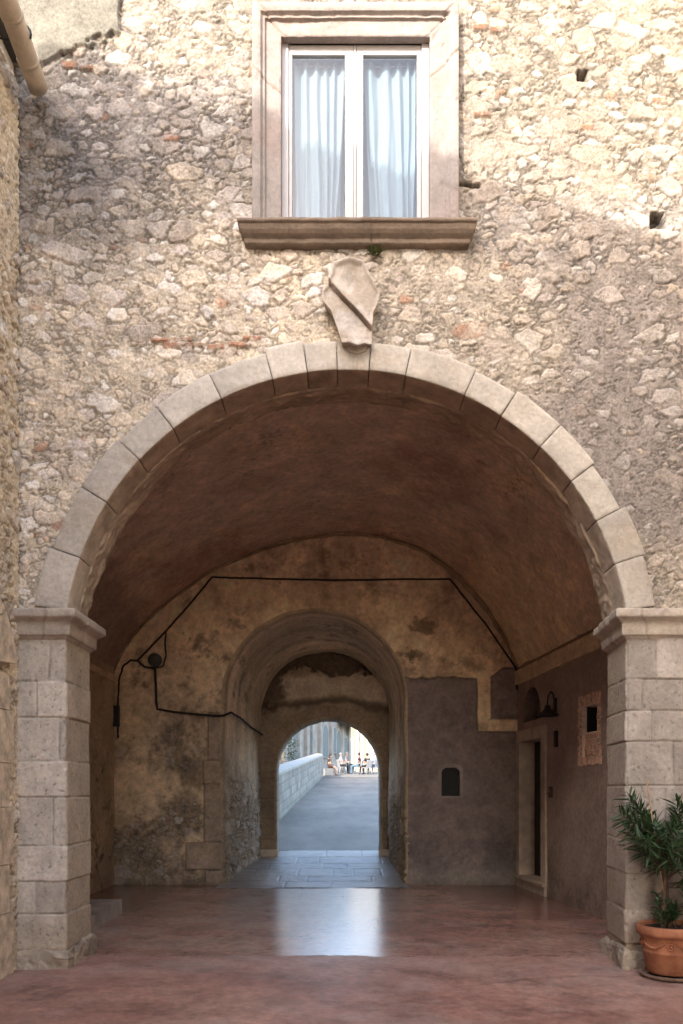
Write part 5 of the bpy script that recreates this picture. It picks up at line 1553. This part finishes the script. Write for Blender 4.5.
def shoot(b, d, L, r0, nl=9, lf=(.10, .17)):
    pts = [b]; p = b.copy(); dd = d.normalized()
    nseg = 7
    for k in range(nseg):
        dd = (dd + Vector((rp.gauss(0, .10), rp.gauss(0, .10), .06 + rp.gauss(0, .06)))).normalized()
        p = p + dd * (L / nseg); pts.append(p.copy())
    stems.tube(pts, [r0 * (1 - .75 * k / nseg) for k in range(nseg + 1)], 6)
    for k in range(nl):
        t = .30 + .70 * (k / (nl - 1)); i = min(nseg - 1, int(t * nseg)); q = pts[i].lerp(pts[i + 1], t * nseg - i)
        a = rp.uniform(0, 6.28); ax = (pts[i + 1] - pts[i]).normalized()
        s_ = ax.orthogonal().normalized(); w_ = ax.cross(s_)
        for m in range(3):
            aa = a + m * 2.094 + rp.uniform(-.3, .3)
            out = s_ * math.cos(aa) + w_ * math.sin(aa)
            ld = out * rp.uniform(.7, 1.1) + ax * rp.uniform(.25, 1.0)
            leaf(leaves.bm, q, ld, rp.uniform(*lf) * (.75 + .25 * (t < .95)), rp.uniform(.009, .0135))
    return pts
trunk = [Vector((-.06, 0, -.02)), Vector((-.065, 0, .2)), Vector((-.05, .01, .42)), Vector((-.05, 0, .62))]
stems.tube(trunk, [.024, .021, .019, .016], 8)
t2 = [Vector((.0, .03, -.02)), Vector((-.01, .03, .22)), Vector((-.03, .03, .5)), Vector((-.02, .02, .75))]
stems.tube(t2, [.016, .014, .012, .010], 8)
tops = [trunk[2], trunk[3], trunk[3], t2[2], t2[3], t2[3]]
for k in range(34):
    b = rp.choice(tops) + Vector((0, 0, rp.uniform(-.10, .03))); a = k * 2.399 + rp.uniform(-.3, .3)
    el = rp.uniform(-.05, 1.15)
    shoot(b, Vector((math.cos(a) * math.cos(el), math.sin(a) * math.cos(el) * .8, math.sin(el))), rp.uniform(.34, .60), .008, 10, (.12, .19))
for k in range(9):
    b = Vector((rp.uniform(-.14, .16), rp.uniform(-.12, .1), .0)); a = rp.uniform(0, 6.28); el = rp.uniform(.7, 1.4)
    shoot(b, Vector((math.cos(a) * math.cos(el), math.sin(a) * math.cos(el), math.sin(el))), rp.uniform(.12, .30), .005, 6, (.07, .12))
b = Vector((.12, -.02, 0)); 
for k in range(4): shoot(b + Vector((rp.uniform(-.04, .08), 0, 0)), Vector((.25 + .1 * k, -.1, 1)), .45 + .06 * k, .007, 9)
stems.build('stems', M_stem, ole)
leaves.build('foliage', M_leaf, ole)
mb = MB(); mb.tube([(-.02, -.02, -.02), (-.13, .02, .80), (-.20, .03, 1.30)], .007, 6); mb.build('cane', M_cane, ole)

# ================================================================== BUILDING BEHIND THE CAMERA (casts the shadow line on the facade)
kx, kz = math.tan(R(SUN_AZ)), math.tan(R(SUN_EL)) / math.cos(R(SUN_AZ))
YC = -6.0; dY = F - YC
edge = [(-60, 45), (30, 60), (48, 50), (70, 50), (96, 56), (118, 68), (132, 72), (146, 86), (162, 97), (185, 99), (205, 105), (222, 112), (240, 108), (262, 114), (290, 122), (308, 118), (330, 134), (352, 138), (380, 145), (400, 152), (418, 147), (430, 148), (446, 164), (470, 176), (505, 186), (530, 191), (560, 203), (600, 218), (645, 232), (700, 246), (1150, 330)]
mb = MB()
top = [(PX(x) - kx * dY, YC, PZ(y) + kz * dY) for x, y in edge]
poly = [(top[0][0], YC, 0)] + top + [(top[-1][0], YC, 0)]
mb.prism(poly, (0, -8, 0))
cb = thing('opposite_range', 'tall courtyard range behind the viewer whose uneven roofline shades the front wall', 'building', (-9, YC, 0))
P_off(mb.build('wall', M_block), cb).parent = cb

# unseen pale wing added on the right to bounce sun and block sky
rb_ = thing('bounce_wing', 'unseen pale wing added right of the viewer to bounce light and block sky', 'building', (7.5, 0, 0))
mb = MB(); mb.box(3.35, 12, -9, F + .02, 0, 12.0)
P_off(mb.build('wall', mat_plain('bounce_wall_render', (.62, .55, .44), rough=.95, var=.1, sc=1.0)), rb_).parent = rb_  # wall of the added bounce wing
mb = MB(); mb.prism([(3.2, -9.1, 12.01), (12.2, -9.1, 12.01), (12.2, -9.1, 13.4)], (0, F + 9.1, 0)); P_off(mb.build('roof', M_roof), rb_).parent = rb_  # roof of the added bounce wing

# ================================================================== LIGHT, WORLD, CAMERA
L_ = Vector((math.sin(R(SUN_AZ)) * math.cos(R(SUN_EL)), math.cos(R(SUN_AZ)) * math.cos(R(SUN_EL)), -math.sin(R(SUN_EL))))
sd = bpy.data.lights.new('sun', 'SUN'); sd.energy = 8.0; sd.angle = R(.3); sd.color = (1.0, .93, .84)
so = bpy.data.objects.new('sun', sd); so.rotation_euler = L_.to_track_quat('-Z', 'Y').to_euler(); so.location = (-10, -20, 30); link(so)
w = bpy.data.worlds.new('World'); SC.world = w; w.use_nodes = True
t = w.node_tree; bg = t.nodes['Background']
sky = t.nodes.new('ShaderNodeTexSky'); sky.sky_type = 'NISHITA'; sky.sun_disc = False
sky.sun_elevation = R(SUN_EL); sky.sun_rotation = R(180 + SUN_AZ)
sky.dust_density = 3.0; sky.ozone_density = 1.0
t.links.new(sky.outputs[0], bg.inputs['Color']); bg.inputs['Strength'].default_value = 1.08

cd = bpy.data.cameras.new('camera'); cd.sensor_fit = 'VERTICAL'; cd.sensor_height = 36; cd.lens = S / 1024 * 36
cd.shift_y = 280 / 1024; cd.shift_x = -1.5 / 1024; cd.clip_end = 2000; cd.clip_start = .05
co = bpy.data.objects.new('camera', cd); co.location = (0, 0, 1.6); co.rotation_euler = (R(90), 0, 0); link(co)
SC.camera = co
SC.view_settings.view_transform = 'Standard'; SC.view_settings.look = 'None'; SC.view_settings.exposure = 0
SC.cycles.use_denoising = True
SC.cycles.max_bounces = 10; SC.cycles.diffuse_bounces = 6; SC.cycles.glossy_bounces = 4; SC.cycles.transparent_max_bounces = 8
